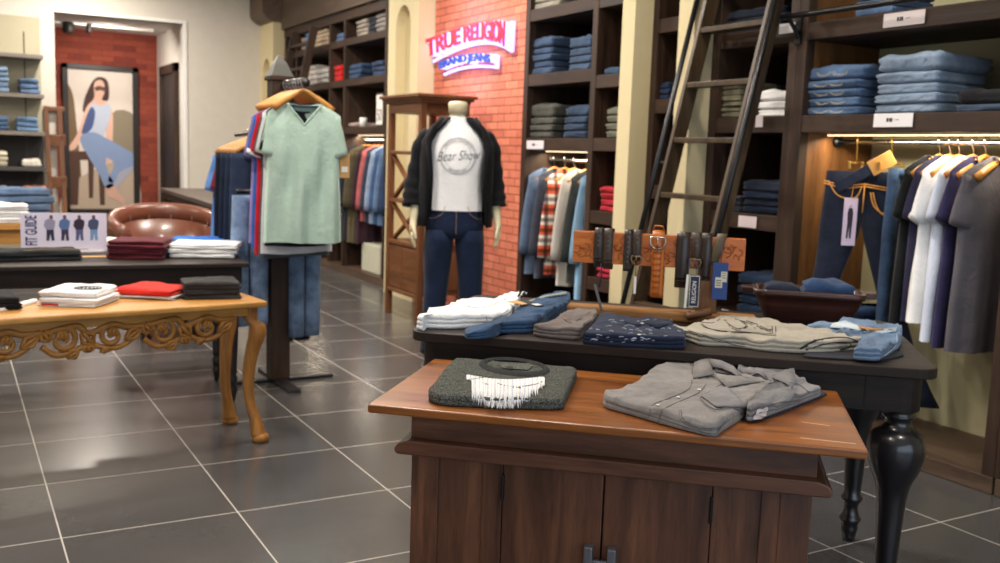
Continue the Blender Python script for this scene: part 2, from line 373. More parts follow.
for a, b in ((xs[0], xs[1]), (xs[3], xs[4])):
    pn = MB().bb(a, b, by0+.010, by0+.03, .06, zb).build('front_panel', M_CAB, cab, bevel=.002)
    MB().bb(a, a+.012, by0+.004, by0+.012, .06, zb).bb(b-.05, b, by0+.003, by0+.012, .06, zb).build('panel_batten', M_CAB, pn, bevel=.002)
for i, (a, b) in enumerate(((xs[1]+.002, xs[2]-.002), (xs[2]+.002, xs[3]-.002))):
    dr = MB().bb(a, b, by0+.002, by0+.03, .07, zb-.004).build('door', M_CAB, cab, bevel=.003)
    hx = xs[2]+(-.028 if i == 0 else .028)
    hd = MB().bb(hx-.011, hx+.011, by0-.028, by0+.002, zb-.27, zb-.183)
    hd.bb(hx-.011 if i == 0 else hx-.03, hx+.03 if i == 0 else hx+.011, by0-.022, by0-.008, zb-.232, zb-.217)
    hd.build('handle', plain((112, 112, 118), .4, .7), dr, bevel=.004)
    xh = a if i == 0 else b
    MB().bb(xh-.004, xh+.004, by0-.003, by0+.004, zb-.095, zb-.04).tube([(xh, by0-.002, zb-.1), (xh, by0-.002, zb-.035)], .0035, 8).build('hinge', plain((38, 34, 34), .5, .7), dr)
sc1 = MB()
def cl(px, py, z=ZC):
    p = at(px, py, z=z)-Vector((.875, 2.174, 0)); return Vector((p.x*co_+p.y*so_, -p.x*so_+p.y*co_, z))
for (a, b) in (((801, 422), (830, 426)), ((800, 438), (856, 444))):
    p, q = cl(*a), cl(*b); n = Vector((0, .003, 0)); sc1 = MB().add([p-n+Vector((0, 0, .0006)), q-n+Vector((0, 0, .0006)), q+n+Vector((0, 0, .0006)), p+n+Vector((0, 0, .0006))], [(0, 1, 2, 3)]); sc1.build('scuff_mark', plain((214, 176, 146), .5), cab)

# ------------------------------------------------------------------ the black table with turned legs
TA = -.728; TO = Vector((1.216, 2.698, 0)); TU = Vector((math.cos(TA), math.sin(TA), 0)); TV = Vector((-TU.y, TU.x, 0)); ZT = .80
TW, TD = 1.535, .88
def T(u, v, z=ZT): return TO+TU*u+TV*v+Vector((0, 0, z))
def tloc(px, py, z):
    p = at(px, py, z=z)-TO; return Vector((p.dot(TU), p.dot(TV), z))
tb = E('turned_leg_table', 'black-brown table with bulbous turned legs behind the front cabinet', 'table', TO, TA)
M_BLK = wood((26, 19, 17), (50, 39, 33), .50, 'x', 1, 0, .22)
def rrect(x0, x1, y0, y1, r, n=7):
    o = []
    for cx, cy, a in ((x1-r, y1-r, 0), (x0+r, y1-r, 90), (x0+r, y0+r, 180), (x1-r, y0+r, 270)):
        for k in range(n+1):
            t = math.radians(a+90*k/n); o.append((cx+r*math.cos(t), cy+r*math.sin(t)))
    return o
MB().prism(rrect(0, TW, 0, TD, .06), ZT-.03, ZT).build('table_top', M_BLK, tb, bevel=.004, seg=3)
MB().prism(rrect(.03, TW-.03, .03, TD-.03, .06), ZT-.135, ZT-.03).build('apron', M_BLK, tb, bevel=.002)
for x in (.19, TW-.19): MB().bb(x-.002, x+.002, .0285, .031, ZT-.135, ZT-.03).build('apron_joint', plain((14, 12, 12), .8), tb)
prof = [(.012, 0), (.022, .004), (.030, .05), (.027, .06), (.036, .075), (.038, .085), (.030, .095), (.024, .12), (.026, .14), (.037, .155), (.037, .165), (.028, .178),
        (.030, .2), (.036, .32), (.041, .40), (.050, .445), (.068, .485), (.079, .525), (.080, .56), (.072, .590), (.050, .605), (.044, .608), (.037, .625), (.036, .635), (.045, .643), (.045, .65), (.038, .655), (.045, .662), (.045, .665)]
for u_, v_ in ((.085, .085), (TW-.085, .085), (.085, TD-.1), (TW-.085, TD-.1)):
    MB().lathe(prof, (u_, v_, 0), 32).build('leg', plain((26, 24, 28), .28, 0, .4), tb, True)

# ------------------------------------------------------------------ carved table and the dark table behind it (left)
carv = E('carved_table', 'honey-coloured table with scroll-carved apron and cabriole legs', 'table', (1.238, 4.286, 0), math.radians(8.1))
M_HON = wood((160, 106, 44), (208, 156, 82), .42, 'x', .7)
M_HONZ = wood((140, 88, 36), (186, 130, 64), .45, 'z', .7)
ZH = .66; HL, HD = 1.75, .42
MB().bb(-HL, 0, 0, HD, ZH-.028, ZH).build('table_top', M_HON, carv, bevel=.009, seg=3)
MB().bb(-HL+.05, -.03, .045, .065, ZH-.068, ZH-.028).bb(-HL+.05, -.03, HD-.065, HD-.045, ZH-.12, ZH-.028).bb(-.05, -.03, .045, HD-.045, ZH-.10, ZH-.028).bb(-HL+.05, -HL+.07, .045, HD-.045, ZH-.10, ZH-.028).build('apron', M_HON, carv, bevel=.003)
cv = MB()
def spiral(cx, cz, r, turns, a0, sgn, y=.043, th=.0125):
    r *= 1.12
    pts = []
    for k in range(26):
        t = k/25; a = a0+sgn*turns*2*PI*t; rr = r*(1-t*.82)
        pts.append((cx+rr*math.cos(a), y-.004*t, cz+rr*math.sin(a)))
    cv.tube(pts, [th*(1-.35*k/25) for k in range(26)], 8)
    cv.lathe([(.001, -.006), (.008, -.003), (.009, 0), (.001, .005)], pts[-1], 10)
    return pts[0]
def leaf(p, q, w, y=.042):
    p, q = Vector((p[0], y, p[1])), Vector((q[0], y, q[1])); d = q-p; n = Vector((-d.z, 0, d.x)).normalized()
    for s in (-1, 0, 1):
        m = p+d*.5+n*w*.35*s
        cv.tube([p, p+d*.2+n*w*.22*s, m+n*w*.25*s, p+d*.8+n*w*.28*s, q+n*w*.18*s], [.006, .014, .017, .013, .003], 8, flat=.6)
zc = ZH-.112
for k in range(4):
    x = -.27-k*.40
    s = -1 if k % 2 else 1
    spiral(x, zc+.005, .042, 1.3, math.radians(100), 1); spiral(x-.19, zc+.002, .048, 1.35, math.radians(80), -1)
    cv.tube(catmull([Vector((x+.13, .045, zc+.045)), Vector((x+.085, .045, zc-.012)), Vector((x+.03, .045, zc-.046)), Vector((x-.03, .045, zc-.045)), Vector((x-.095, .045, zc-.022)), Vector((x-.15, .045, zc-.05)), Vector((x-.22, .045, zc-.058)), Vector((x-.27, .045, zc-.02))], 5, False), .012, 8)
    cv.tube(catmull([Vector((x+.13, .045, zc+.035)), Vector((x+.06, .045, zc+.035)), Vector((x, .045, zc+.05)), Vector((x-.09, .045, zc+.02)), Vector((x-.14, .045, zc+.055)), Vector((x-.27, .045, zc+.03))], 5, False), .014, 8)
    leaf((x+.05, zc-.02), (x+.12, zc+.03), .035); leaf((x-.07, zc-.03), (x-.12, zc+.03), .045); leaf((x-.13, zc-.045), (x-.18, zc-.072), .03); leaf((x-.24, zc), (x-.27, zc+.045), .04)
    leaf((x-.03, zc-.04), (x-.02, zc-.066), .03); leaf((x-.095, zc-.02), (x-.095, zc-.06), .035)
    leaf((x, zc), (x+.01, zc+.04), .03); leaf((x-.19, zc), (x-.2, zc+.045), .03)
cv.build('carved_scrollwork', wood((122, 76, 26), (172, 120, 54), .45, 'x', 2), carv, True)
def cabriole(sx, sy, x, y):
    path = [(0, 0, .04), (.028, .028, .03), (.018, .018, .10), (-.004, -.004, .20), (-.006, -.006, .32), (.006, .006, .42), (.022, .022, .50), (.020, .020, .55), (0, 0, .57), (0, 0, ZH-.028)]
    wd = [.030, .032, .024, .021, .024, .028, .034, .031, .028, .028]
    pts = [Vector((x+sx*p[0], y+sy*p[1], p[2])) for p in path]
    pts = catmull(pts[1:], 4, False); ws = catmull([Vector((w, 0, 0)) for w in wd[1:]], 4, False)
    mb = MB(); mb.loft([[p+Vector((a*w.x*1.0, b*w.x*1.0, 0)) for a, b in ((-1, -.55), (-.55, -1), (.55, -1), (1, -.55), (1, .55), (.55, 1), (-.55, 1), (-1, .55))] for p, w in zip(pts, ws)])
    f = Vector((x+sx*.034, y+sy*.034, .022))
    mb.lathe([(.012, -.022), (.034, -.018), (.040, -.004), (.036, .012), (.02, .022), (.005, .026)], f, 14)
    return mb
for sx, sy, x, y in ((1, -1, -.055, .065), (1, 1, -.055, HD-.065), (-1, -1, -HL+.07, .065), (-1, 1, -HL+.07, HD-.065)):
    cabriole(sx, sy, x, y).build('leg', M_HONZ, carv, True)

DKA = math.radians(-3.9)
dk = E('dark_display_table', 'long dark wood table with slim turned legs behind the carved table', 'table', (1.349, 4.998, 0), DKA)
ZD = .75
MB().bb(-2.3, 0, 0, .66, ZD-.022, ZD).build('table_top', M_BLK, dk, bevel=.004)
MB().bb(-2.26, -.035, .035, .625, ZD-.11, ZD-.022).build('apron', M_BLK, dk)
pr2 = [(.008, 0), (.014, .01), (.022, .05), (.026, .07), (.018, .085), (.024, .10), (.026, .13), (.018, .145), (.025, .16), (.022, .18), (.028, .30), (.032, .5), (.030, .58), (.034, .60), (.034, .64)]
for x, y in ((-.075, .08), (-.075, .58), (-2.2, .08), (-2.2, .58)): MB().lathe(pr2, (x, y, 0), 20).build('leg', plain((30, 26, 28), .3), dk, True)

# ------------------------------------------------------------------ open tall shelf beside the mannequin
ts = E('open_display_shelf', 'tall brown open shelf with crossed braces beside the mannequin', 'shelf', (3.18, 6.9, 0), 0)
M_BR = wood((86, 52, 30), (128, 82, 48), .42, 'z'); M_BRY = wood((86, 52, 30), (128, 82, 48), .42, 'y')
sd, sw_ = .42, .65
MB().bb(-.06, sd+.04, -.06, sw_+.06, 1.775, 1.80).bb(-.04, sd+.02, -.04, sw_+.04, 1.755, 1.775).bb(-.02, sd, -.02, sw_+.02, 1.735, 1.755).build('cornice', M_BRY, ts, bevel=.004)
for x in (0, sd-.05):
    for y in (0, sw_-.05): MB().bb(x, x+.05, y, y+.05, 0, 1.735).build('post', M_BR, ts, bevel=.004)
MB().bb(0, sd, .05, sw_-.05, 1.66, 1.735).build('top_rail', M_BRY, ts)
for z in (1.36, .97, .63): MB().bb(.005, sd-.005, .01, sw_-.01, z-.03, z).build('shelf', M_BRY, ts, bevel=.003)
for z0, z1 in ((.97, 1.33), (.63, .94)):
    MB().bar((.03, .05, z0), (.03, sw_-.05, z1), .02, .035, (1, 0, 0)).build('cross_brace', M_BR, ts)
    MB().bar((.05, .05, z1), (.05, sw_-.05, z0), .02, .035, (1, 0, 0)).build('cross_brace', M_BR, ts)
MB().bb(.02, sd-.02, .02, sw_-.02, .22, .60).build('cupboard', M_BR, ts)
MB().bb(.008, .02, .06, sw_/2-.005, .24, .58).bb(.008, .02, sw_/2+.005, sw_-.06, .24, .58).bb(.0, .02, .05, sw_-.05, .20, .23).build('front_panel', M_BRY, ts, bevel=.004)
MB().bb(.06, sd-.06, .008, .02, .26, .56).build('side_panel', M_BR, ts, bevel=.006)

# ------------------------------------------------------------------ ladder with its two handrails and the shelf rail
lad = E('library_ladder', 'dark wooden library ladder leaning against the shelving rail', 'ladder', (2.72, 3.0, 0), 0)
O = Vector((2.72, 3.0, 0))
def seg(p, q, w, h, nm, m, sm=False):
    MB().bar(Vector(p)-O, Vector(q)-O, w, h, (0, 1, 0)).build(nm, m, lad, bevel=.003)
M_LAD = wood((40, 28, 20), (84, 66, 44), .4, 'z')
def lx(z): return 3.62-(2.17-z)*.24
YR, YL = 3.725, 4.225
for y in (YR, YL): seg((lx(0.0)+.045, y, 0.0), (lx(2.62)+.045, y, 2.62), .09, .026, 'stile', M_LAD)
z0 = at(741, 80, y=YR).z; dz = z0-at(730, 140, y=YR).z
for k in range(-2, 7):
    z = z0-k*dz
    if .1 < z < 2.55: MB().bb(lx(z)+.005-O.x, lx(z)+.085-O.x, YR-O.y, YL-O.y, z-.014, z+.014).build('rung', M_LAD, lad, bevel=.003)
for y in (YR-.05, YL+.06):
    MB().tube([Vector((lx(.25)-.01, y, .25))-O, Vector((lx(2.62)-.01, y, 2.62))-O], .015, 10).build('handrail', M_METAL, lad, True)
    for z in (.5, 1.34, 2.3): MB().tube([Vector((lx(z)-.01, y, z))-O, Vector((lx(z)+.03, YR if y < YR else YL, z))-O], .008, 8).build('handrail_bracket', M_METAL, lad, True)
rr = E('ladder_rail', 'dark metal rail along the shelf fronts that the ladder leans on', 'rail', (3.70, 3.6, 2.088), 0)
MB().tube([(0, -1.2, 0), (0, .72, 0)], .014, 10).build('rail_tube', M_METAL, rr, True)
for y in (.065,):
    MB().tube([(.075, y, -.10), (.045, y, -.055), (0, y, -.01)], .011, 8).bb(.068, .08, y-.02, y+.02, -.13, .03).build('wall_bracket', M_METAL, rr)

f0, f1 = at(312, 24, x=3.62).y, at(293, 30, x=3.62).y
fl_ = E('library_ladder', 'small looking far dark ladder leaning at the far end of the shelving', 'ladder', (3.2, (f0+f1)/2, 0), 0)
ym = (f1-f0)/2
for s in (-1, 1): MB().bar((-.12, s*ym, 0), (.45, s*ym, 2.72), .09, .03, (0, 1, 0)).build('stile', M_DARKZ, fl_, bevel=.003)
for k in range(9): MB().bb(-.12+.57*(.3+k*.28)/2.72-.03, -.12+.57*(.3+k*.28)/2.72+.03, -ym, ym, .3+k*.28-.014, .3+k*.28+.014).build('rung', M_DARKZ, fl_)
# ------------------------------------------------------------------ cloth builders
def rng(seed): return random.Random(seed)
def ORD(i, n):
    if i == 0: return 'topmost'
    if i == n-1: return 'lowest'
    return ['', 'second', 'third', 'fourth', 'fifth', 'sixth', 'seventh'][i]+' from top'
def fold_mb(w, d, h, seed=0, crease=1, top=.12, sag=0):
    """a folded garment: w wide (x), d deep (y, front fold at y=0), h thick"""
    nx, ny, nz = 12, 9, 6
    idx = {}; mb = MB(); vs = []; fs = []
    def vid(i, j, k):
        if (i, j, k) not in idx:
            u, v, q = 2*i/nx-1, 2*j/ny-1, 2*k/nz-1
            f = (1-abs(q)**2.6)**(1/2.6) if abs(q) < 1 else 0
            r = min(h*.5, .03)
            X = u*(w/2-r*(1-f)*.9); Y = v*(d/2-r*(1-f)*(1.0 if v < 0 else .5))
            cr = 0
            for c in range(crease): cr += math.exp(-((q-(-1+2*(c+1)/(crease+1)))/.14)**2)
            if abs(u) > .98: X -= math.copysign(.007, u)*cr
            if v > .9: Y -= .006*cr
            if v < -.95: Y += .0035*cr
            n1 = noise.noise(Vector((X*9+seed*3.1, Y*9, q*1.2+seed))); n2 = noise.noise(Vector((X*22+seed, Y*22, seed*2.0)))
            X += n1*.010; Y += noise.noise(Vector((X*8-seed, Y*8, q)))*.012+.004*math.sin(q*2+seed)
            Z = (q+1)/2*h
            if q > 0: Z += (n1*.6+n2*.4)*h*top*2*q - sag*h*(u*u)*.3*q
            idx[(i, j, k)] = len(vs); vs.append((X+w/2, Y+d/2, max(0.0004, Z)))
        return idx[(i, j, k)]
    for i in range(nx):
        for j in range(ny):
            fs.append((vid(i, j, 0), vid(i, j+1, 0), vid(i+1, j+1, 0), vid(i+1, j, 0))); fs.append((vid(i, j, nz), vid(i+1, j, nz), vid(i+1, j+1, nz), vid(i, j+1, nz)))
    for i in range(nx):
        for k in range(nz):
            fs.append((vid(i, 0, k), vid(i+1, 0, k), vid(i+1, 0, k+1), vid(i, 0, k+1))); fs.append((vid(i, ny, k), vid(i, ny, k+1), vid(i+1, ny, k+1), vid(i+1, ny, k)))
    for j in range(ny):
        for k in range(nz):
            fs.append((vid(0, j, k), vid(0, j, k+1), vid(0, j+1, k+1), vid(0, j+1, k))); fs.append((vid(nx, j, k), vid(nx, j+1, k), vid(nx, j+1, k+1), vid(nx, j, k+1)))
    return mb.add(vs, fs)
_seed = [0]
def stack(kind, cat, desc, where, loc, rz, w, d, hs, mats, group, crease=1, stitch=None, jit=.006):
    """one thing per folded garment, piled from the bottom up; hs listed from the bottom"""
    n = len(hs); z = 0; out = []
    for i, h in enumerate(hs):
        _seed[0] += 1; m = mats[i % len(mats)]; r = rng(_seed[0])
        jx, jy = r.uniform(-jit, jit), r.uniform(-jit, jit)
        Lv = Matrix.Rotation(rz, 3, 'Z') @ Vector((jx, jy, z))
        o = fold_mb(w*r.uniform(.96, 1.03), d, h, _seed[0], crease, .16 if i == n-1 else .03).build(kind, m, None, True, loc=Vector(loc)+Lv, rot=(0, 0, rz+r.uniform(-.03, .03)))
        ordn = ORD(n-1-i, n) if n > 1 else ''
        dd = desc[i] if isinstance(desc, list) else desc
        tag(o, (dd+', '+ordn+', '+where) if n > 1 else dd+' '+where, cat, group)
        if stitch:
            st = MB()
            tr = BVHTree.FromPolygons([v.co for v in o.data.vertices], [tuple(p.vertices) for p in o.data.polygons])
            for s in (-1, 1):
                for rr, am in ((.036, .26), (.046, .36)):
                    q = []
                    for a in [PI*k/10 for k in range(11)]:
                        x_, z_ = w*.5+s*.05+rr*math.cos(a), h*.62-h*am*math.sin(a)
                        ht = tr.ray_cast(Vector((x_, -1, z_)), Vector((0, 1, 0)))
                        if ht[0] is not None: q.append(ht[0]+Vector((0, -.0008, 0)))
                    if len(q) > 2: st.tube(q, .0013, 4)
            st.build('pocket_stitching', stitch, o)
        z += h*.97; out.append(o)
    return out
def jeans_stack(p0, p1, z, n, h, d, mats, desc, where, group, x=3.82, kind='folded_jeans', cat='jeans', **kw):
    """pile on a shelf of the right wall between two picture columns"""
    ya = at(p0[0], p0[1], x=x).y; yb = at(p1[0], p1[1], x=x).y
    hs = h if isinstance(h, list) else [h]*n
    return stack(kind, cat, desc, where, (x, ya, z), -PI/2, ya-yb, d, hs, mats, group, **kw)
def sleeve_mb(p, d, L, w0, w1, t0=.035, seed=0, bend=0, n=9):
    """loft along direction d (in xz) from p"""
    mb = MB(); d = Vector(d).normalized(); rings = []; c = Vector(p); prev = 0
    for i in range(n+1):
        t = i/n; a = bend*t; dd = Vector((d.x*math.cos(a)-d.z*math.sin(a)*0, d.y, d.z)).normalized()
        dd = Matrix.Rotation(a, 3, 'Y') @ d
        if i: c = c+dd*L/n
        pr = Vector((dd.z, 0, -dd.x)); w = w0+(w1-w0)*t; th = t0*(.35+1.3*t-.75*t*t)
        rings.append([c+pr*math.cos(k)*w/2+Vector((0, 1, 0))*math.sin(k)*th*(1+.18*noise.noise(Vector((t*4+seed, k, seed)))) for k in [2*PI*q/14 for q in range(14)]])
    return mb.loft(rings)
def top_mb(Wd, L, nw, nd, vneck=True, D=.045, flare=.02, seed=0, fold=.010, slope=.42, hemw=.004, nx=30, nz=26):
    """front and back panels of a shirt hung from its shoulders; neck point at z=0"""
    mb = MB(); hw = Wd/2
    def topz(x, back=False):
        a = abs(x)
        if a < nw:
            if back: return -.012*(1-(a/nw)**2)
            return -nd*(1-a/nw) if vneck else -nd*math.sqrt(max(0, 1-(a/nw)**2))
        return -(a-nw)*slope-((a-nw)/(hw-nw))**4*.012
    def pt(i, j, back):
        u = 2*i/nx-1; x0 = u*hw; tz = topz(x0, back); t = j/nz
        z = -L*(1-t)+tz*t; z = -L+(tz+L)*t
        dn = -z/L
        x = x0*(1+flare*dn*2-.05*math.exp(-((dn-.45)/.25)**2))
        ed = math.sqrt(max(0, 1-abs(u)**3.2)); dep = D*ed*(.55+.45*min(1, dn*3))
        tp = 1-min(1, (1-t)*7) 
        if abs(x0) >= nw*.98: dep *= (1-tp*.85)
        else: dep = dep*(1-tp*.85)+tp*.02
        fr = fold*min(1, max(0, dn-.12)*2)*ed
        y = dep+fr*(math.sin(x0*34+seed*2+dn*1.7+math.sin(dn*5+seed)*.8)+.5*math.sin(x0*71+seed))+.006*noise.noise(Vector((x*6+seed, z*5, seed)))*ed
        z += hemw*math.sin(x0*17+seed)*(1-t)
        return (x, y if back else -y, z)
    vs = []; fs = []
    for back in (False, True):
        o = len(vs)
        for j in range(nz+1):
            for i in range(nx+1): vs.append(pt(i, j, back))
        for j in range(nz):
            for i in range(nx): a = o+j*(nx+1)+i; fs.append((a, a+1, a+nx+2, a+nx+1))
    N = (nx+1)*(nz+1)
    for j in range(nz): fs.append((j*(nx+1), (j+1)*(nx+1), N+(j+1)*(nx+1), N+j*(nx+1))); fs.append((j*(nx+1)+nx, (j+1)*(nx+1)+nx, N+(j+1)*(nx+1)+nx, N+j*(nx+1)+nx))
    for i in range(nx):
        x = abs(2*(i+.5)/nx-1)*hw
        if x > nw: a = nz*(nx+1)+i; fs.append((a, a+1, N+a+1, N+a))
    mb.add(vs, fs)
    band = [(x, -.021-.004, topz(x)-.004) for x in [nw*(-1+2*k/16) for k in range(17)]]
    bandb = [(x, .018, topz(x, True)) for x in [nw*(1-2*k/10) for k in range(1, 10)]]
    return mb, band, bandb
def shirt(label, loc, rz, m, Wd=.44, L=.72, sleeve='short', nd=.06, vneck=False, band=None, D=.045, seed=0, fold=.014, group=None, cat='t-shirt', name='hanging_tshirt', nw=.085, slen=None, sang=.42, cuff=None, sm=None, front=None, inner=None, Tk=1.0):
    e = E(name, label, cat, loc, rz, group)
    mb, bf, bb_ = top_mb(Wd, L, nw, nd, vneck, D, seed=seed, fold=fold)
    body = mb.build('body', m, e, True)
    bm_ = band or m
    if nd: MB().tube([Vector(p) for p in bf]+[Vector(p) for p in bb_], .0065, 6, closed=True, flat=.7).build('neckband', bm_, e, True)
    sl = slen or {'short': .21, 'long': .58}[sleeve]
    for s in (-1, 1):
        zt = -(Wd/2-nw)*.42-.006
        if sleeve == 'short': w0, w1 = .19, .155; p = (s*(Wd/2-.012-w0/2*math.cos(sang)), 0, zt-w0/2*math.sin(sang)); d = (s*math.sin(sang), 0, -math.cos(sang)); bend = s*.12
        else: w0, w1 = .17, .11; p = (s*(Wd/2-.01-w0/2*.96), 0, zt-w0/2*.28); d = (s*.28, 0, -.96); bend = s*.20
        sb = sleeve_mb(p, d, sl, w0, w1, .034*Tk, seed+s, bend)
        so = sb.build('sleeve', sm or m, e, True)
        if cuff:
            dv = Matrix.Rotation(bend, 3, 'Y') @ Vector(d).normalized(); c = Vector(p)+Vector(d).normalized()*(sl-.012 if sleeve == 'short' else sl-.02)
            if sleeve == 'short': sleeve_mb(c, d, .022, w1+.008, w1+.006, .026*Tk, seed, 0, 2).build('cuff', cuff, so, True)
    return e
def hanger(label, loc, rz, m, group=None, w=.40, hook_h=.085, clips=False):
    """loc: the point where the hook sits on the rail"""
    e = E('clothes_hanger', label, 'hanger', loc, rz, group)
    hk = [Vector((-.017*math.cos(a), 0, .017*math.sin(a)-.004)) for a in [math.radians(-10+18*k) for k in range(11)]]
    hk = hk+[Vector((.012, 0, -.03)), Vector((0, 0, -.045)), Vector((0, 0, -hook_h))]
    MB().tube(hk, .0028, 6).build('hook', M_CHROME if not clips else plain((200, 160, 80), .3, .8), e, True)
    if clips:
        MB().tube([(-w/2, 0, -hook_h), (w/2, 0, -hook_h)], .005, 8).build('bar', m, e, True)
        for s in (-1, 1): MB().bb(s*w/2-.008, s*w/2+.008, -.006, .006, -hook_h-.03, -hook_h+.008).build('clip', m, e, bevel=.002)
    else:
        pts = [Vector((x, 0, -hook_h-.085*(abs(x)/(w/2))**1.5+.012*math.exp(-(x/.04)**2))) for x in [w/2*(-1+2*k/16) for k in range(17)]]
        MB().tube(pts, [.010+.010*(abs(k-8)/8) for k in range(17)], 8, flat=1.0).build('hanger_bar', m, e, True)
    return e
def pants_mb(L=1.02, w=.40, legw=.20, t=.03, seed=0, spread=.02, nz=22):
    """flat-hanging trousers, waist at z=0, hung by the waistband"""
    mb = MB(); cr = .30
    for s in (-1, 1):
        rings = []
        for i in range(nz+1):
            q = i/nz; z = -L*q
            if -z < cr: x0, x1 = 0, w/2*(1+.1*(-z/cr))
            else:
                f = (-z-cr)/(L-cr); x0 = .005+spread*f; x1 = w/2*1.1*(1-f)+(spread*f+legw)*f
            cx, hw_ = (x0+x1)/2, (x1-x0)/2
            rings.append([Vector((s*(cx+hw_*math.cos(a)*1.0), math.copysign(abs(math.sin(a))**.8, math.sin(a))*t*(1+.25*noise.noise(Vector((q*5+seed, a, s)))), z)) for a in [2*PI*k/16 for k in range(16)]])
        mb.loft(rings)
    return mb
def pants(label, loc, rz, m, L=1.02, w=.38, legw=.20, t=.03, seed=0, group=None, spread=.02, patch=True, stitch=None, name='hanging_jeans'):
    e = E(name, label, 'jeans', loc, rz, group)
    pants_mb(L, w, legw, t, seed, spread).build('legs', m, e, True)
    MB().loft([[Vector((math.cos(a)*w/2*1.01, math.sin(a)*t*1.12, z)) for a in [2*PI*k/20 for k in range(20)]] for z in (-.045, 0)]).build('waistband', m, e, True)
    return e
BL = lambda c, **k: cloth(c, fade=.22, **k)
DN_DARK = cloth((38, 52, 78), fade=.2); DN_NAVY = cloth((28, 38, 60), fade=.2); DN_MID = cloth((66, 96, 136), fade=.22); DN_LT = cloth((132, 150, 172), fade=.18)
DN_BLUE = cloth((84, 108, 142), fade=.22); BLACKC = cloth((30, 30, 34), fade=.15); WHITE = cloth((240, 239, 238), fade=.05); GREYC = cloth((128, 122, 122), fade=.12)
M_HANG = wood((186, 120, 48), (220, 160, 84), .4, 'x', 1.5)
STI = plain((200, 190, 160), .8)

# ------------------------------------------------------------------ piles in the nearest bays (right)
G = 'folded jeans on the shelf of the nearest bay'
jeans_stack((799, 117), (858, 117), 1.6, 5, [.044, .045, .045, .044, .072], .33, [DN_BLUE], 'mid-blue folded jeans', 'left pile on the nearest shelf', G, stitch=STI, crease=1)
jeans_stack((874, 115), (936, 114), 1.6, 5, [.048, .046, .048, .054, .082], .36, [DN_LT], 'pale blue folded jeans', 'middle pile on the nearest shelf', G, stitch=cloth((120, 136, 160)), crease=1)
jeans_stack((956, 111), (1010, 110), 1.6, 2, [.035, .06], .3, [cloth((70, 86, 106)), BLACKC], ['dark grey-blue folded jeans', 'black folded jeans'], 'right pile on the nearest shelf', G)
jeans_stack((946, 90), (962, 90), 1.6, 4, [.03]*4, .2, [cloth((58, 74, 92))], 'slate folded jeans', 'small pile between the pale and black ones', G, x=4.02)
jeans_stack((856, 5), (892, 0), 2.06, 3, .04, .3, [DN_BLUE], 'light blue folded jeans', 'on the top shelf of the nearest bay', 'folded jeans high on the nearest bay')
GL = 'folded clothes on the shelves behind the ladder'
jeans_stack((757, 117), (795, 117), 1.6, 3, [.042, .044, .06], .3, [WHITE], 'white folded shirt', 'white pile behind the ladder', GL, kind='folded_shirt', cat='shirt')
jeans_stack((716, 118), (738, 118), 1.6, 6, [.032]*5+[.05], .3, [cloth((116, 112, 92)), cloth((128, 124, 100))], 'olive-khaki folded trousers', 'khaki pile seen through the ladder', GL, kind='folded_trousers', cat='trousers')
jeans_stack((756, 96), (776, 96), 1.6, 6, [.034]*6, .22, [cloth((46, 46, 50))], 'charcoal folded trousers', 'dark pile behind the white shirts', GL, x=4.08, kind='folded_trousers', cat='trousers')
jeans_stack((742, 209), (786, 209), 1.08, 4, [.042, .042, .042, .06], .34, [DN_NAVY, cloth((32, 40, 58))], 'dark navy folded jeans', 'pile on the low shelf right of the ladder', GL)
jeans_stack((738, 290), (792, 290), .52, 4, [.06, .05, .06, .07], .34, [cloth((34, 52, 78))], 'dark blue loosely folded jeans', 'bottom pile behind the wooden bowl', GL)
jeans_stack((716, 8), (786, 3), 2.06, 3, [.04, .04, .05], .34, [cloth((36, 42, 56))], 'dark folded jeans', 'on the top shelf behind the ladder', GL)
jeans_stack((722, 214), (738, 214), 1.08, 3, [.03]*3, .3, [cloth((60, 60, 66))], 'grey folded trousers', 'pile just behind the right ladder stile', GL, kind='folded_trousers', cat='trousers')
jeans_stack((658, 88), (668, 88), 1.72, 3, .035, .25, [cloth((40, 56, 86))], 'dark blue folded jeans', 'on the shelf between the two cream columns', 'folded clothes in the narrow bays')
# central bay
GC = 'folded clothes in the bay beside the brick wall'
jeans_stack((529, 72), (551, 72), 1.95, 5, [.05]*4+[.075], .32, [cloth((56, 74, 102))], 'blue folded jeans', 'left pile on the upper shelf beside the bricks', GC)
jeans_stack((569, 68), (590, 68), 1.95, 4, [.052]*3+[.08], .32, [cloth((64, 82, 108))], 'blue folded jeans', 'right pile on the upper shelf beside the bricks', GC)
jeans_stack((530, 136), (552, 136), 1.485, 4, [.052]*3+[.10], .32, [cloth((74, 74, 68))], 'grey-green folded trousers', 'left pile above the hanging shirts', GC, kind='folded_trousers', cat='trousers')
jeans_stack((564, 136), (586, 136), 1.485, 4, [.052]*3+[.075], .32, [cloth((48, 66, 90))], 'slate-blue folded jeans', 'right pile above the hanging shirts', GC)
jeans_stack((534, 4), (560, 4), 2.42, 2, .05, .3, [cloth((140, 136, 124))], 'beige folded trousers', 'on the top shelf beside the bricks', GC, kind='folded_trousers', cat='trousers')
GN = 'folded clothes in the narrow bays'
jeans_stack((605, 60), (619, 60), 1.90, 1, [.05], .3, [cloth((62, 84, 112))], 'slate-blue folded jeans', 'alone on a narrow shelf left of the cream column', GN)
jeans_stack((606, 135), (619, 135), 1.485, 4, [.052]*4, .3, [cloth((112, 114, 100))], 'sage folded trousers', 'on a narrow shelf left of the column', GN, kind='folded_trousers', cat='trousers')
jeans_stack((600, 206), (616, 206), 1.0, 4, [.042]*4, .3, [cloth((188, 42, 56))], 'red folded shirt', 'upper red pile left of the cream column', GN, kind='folded_shirt', cat='shirt')
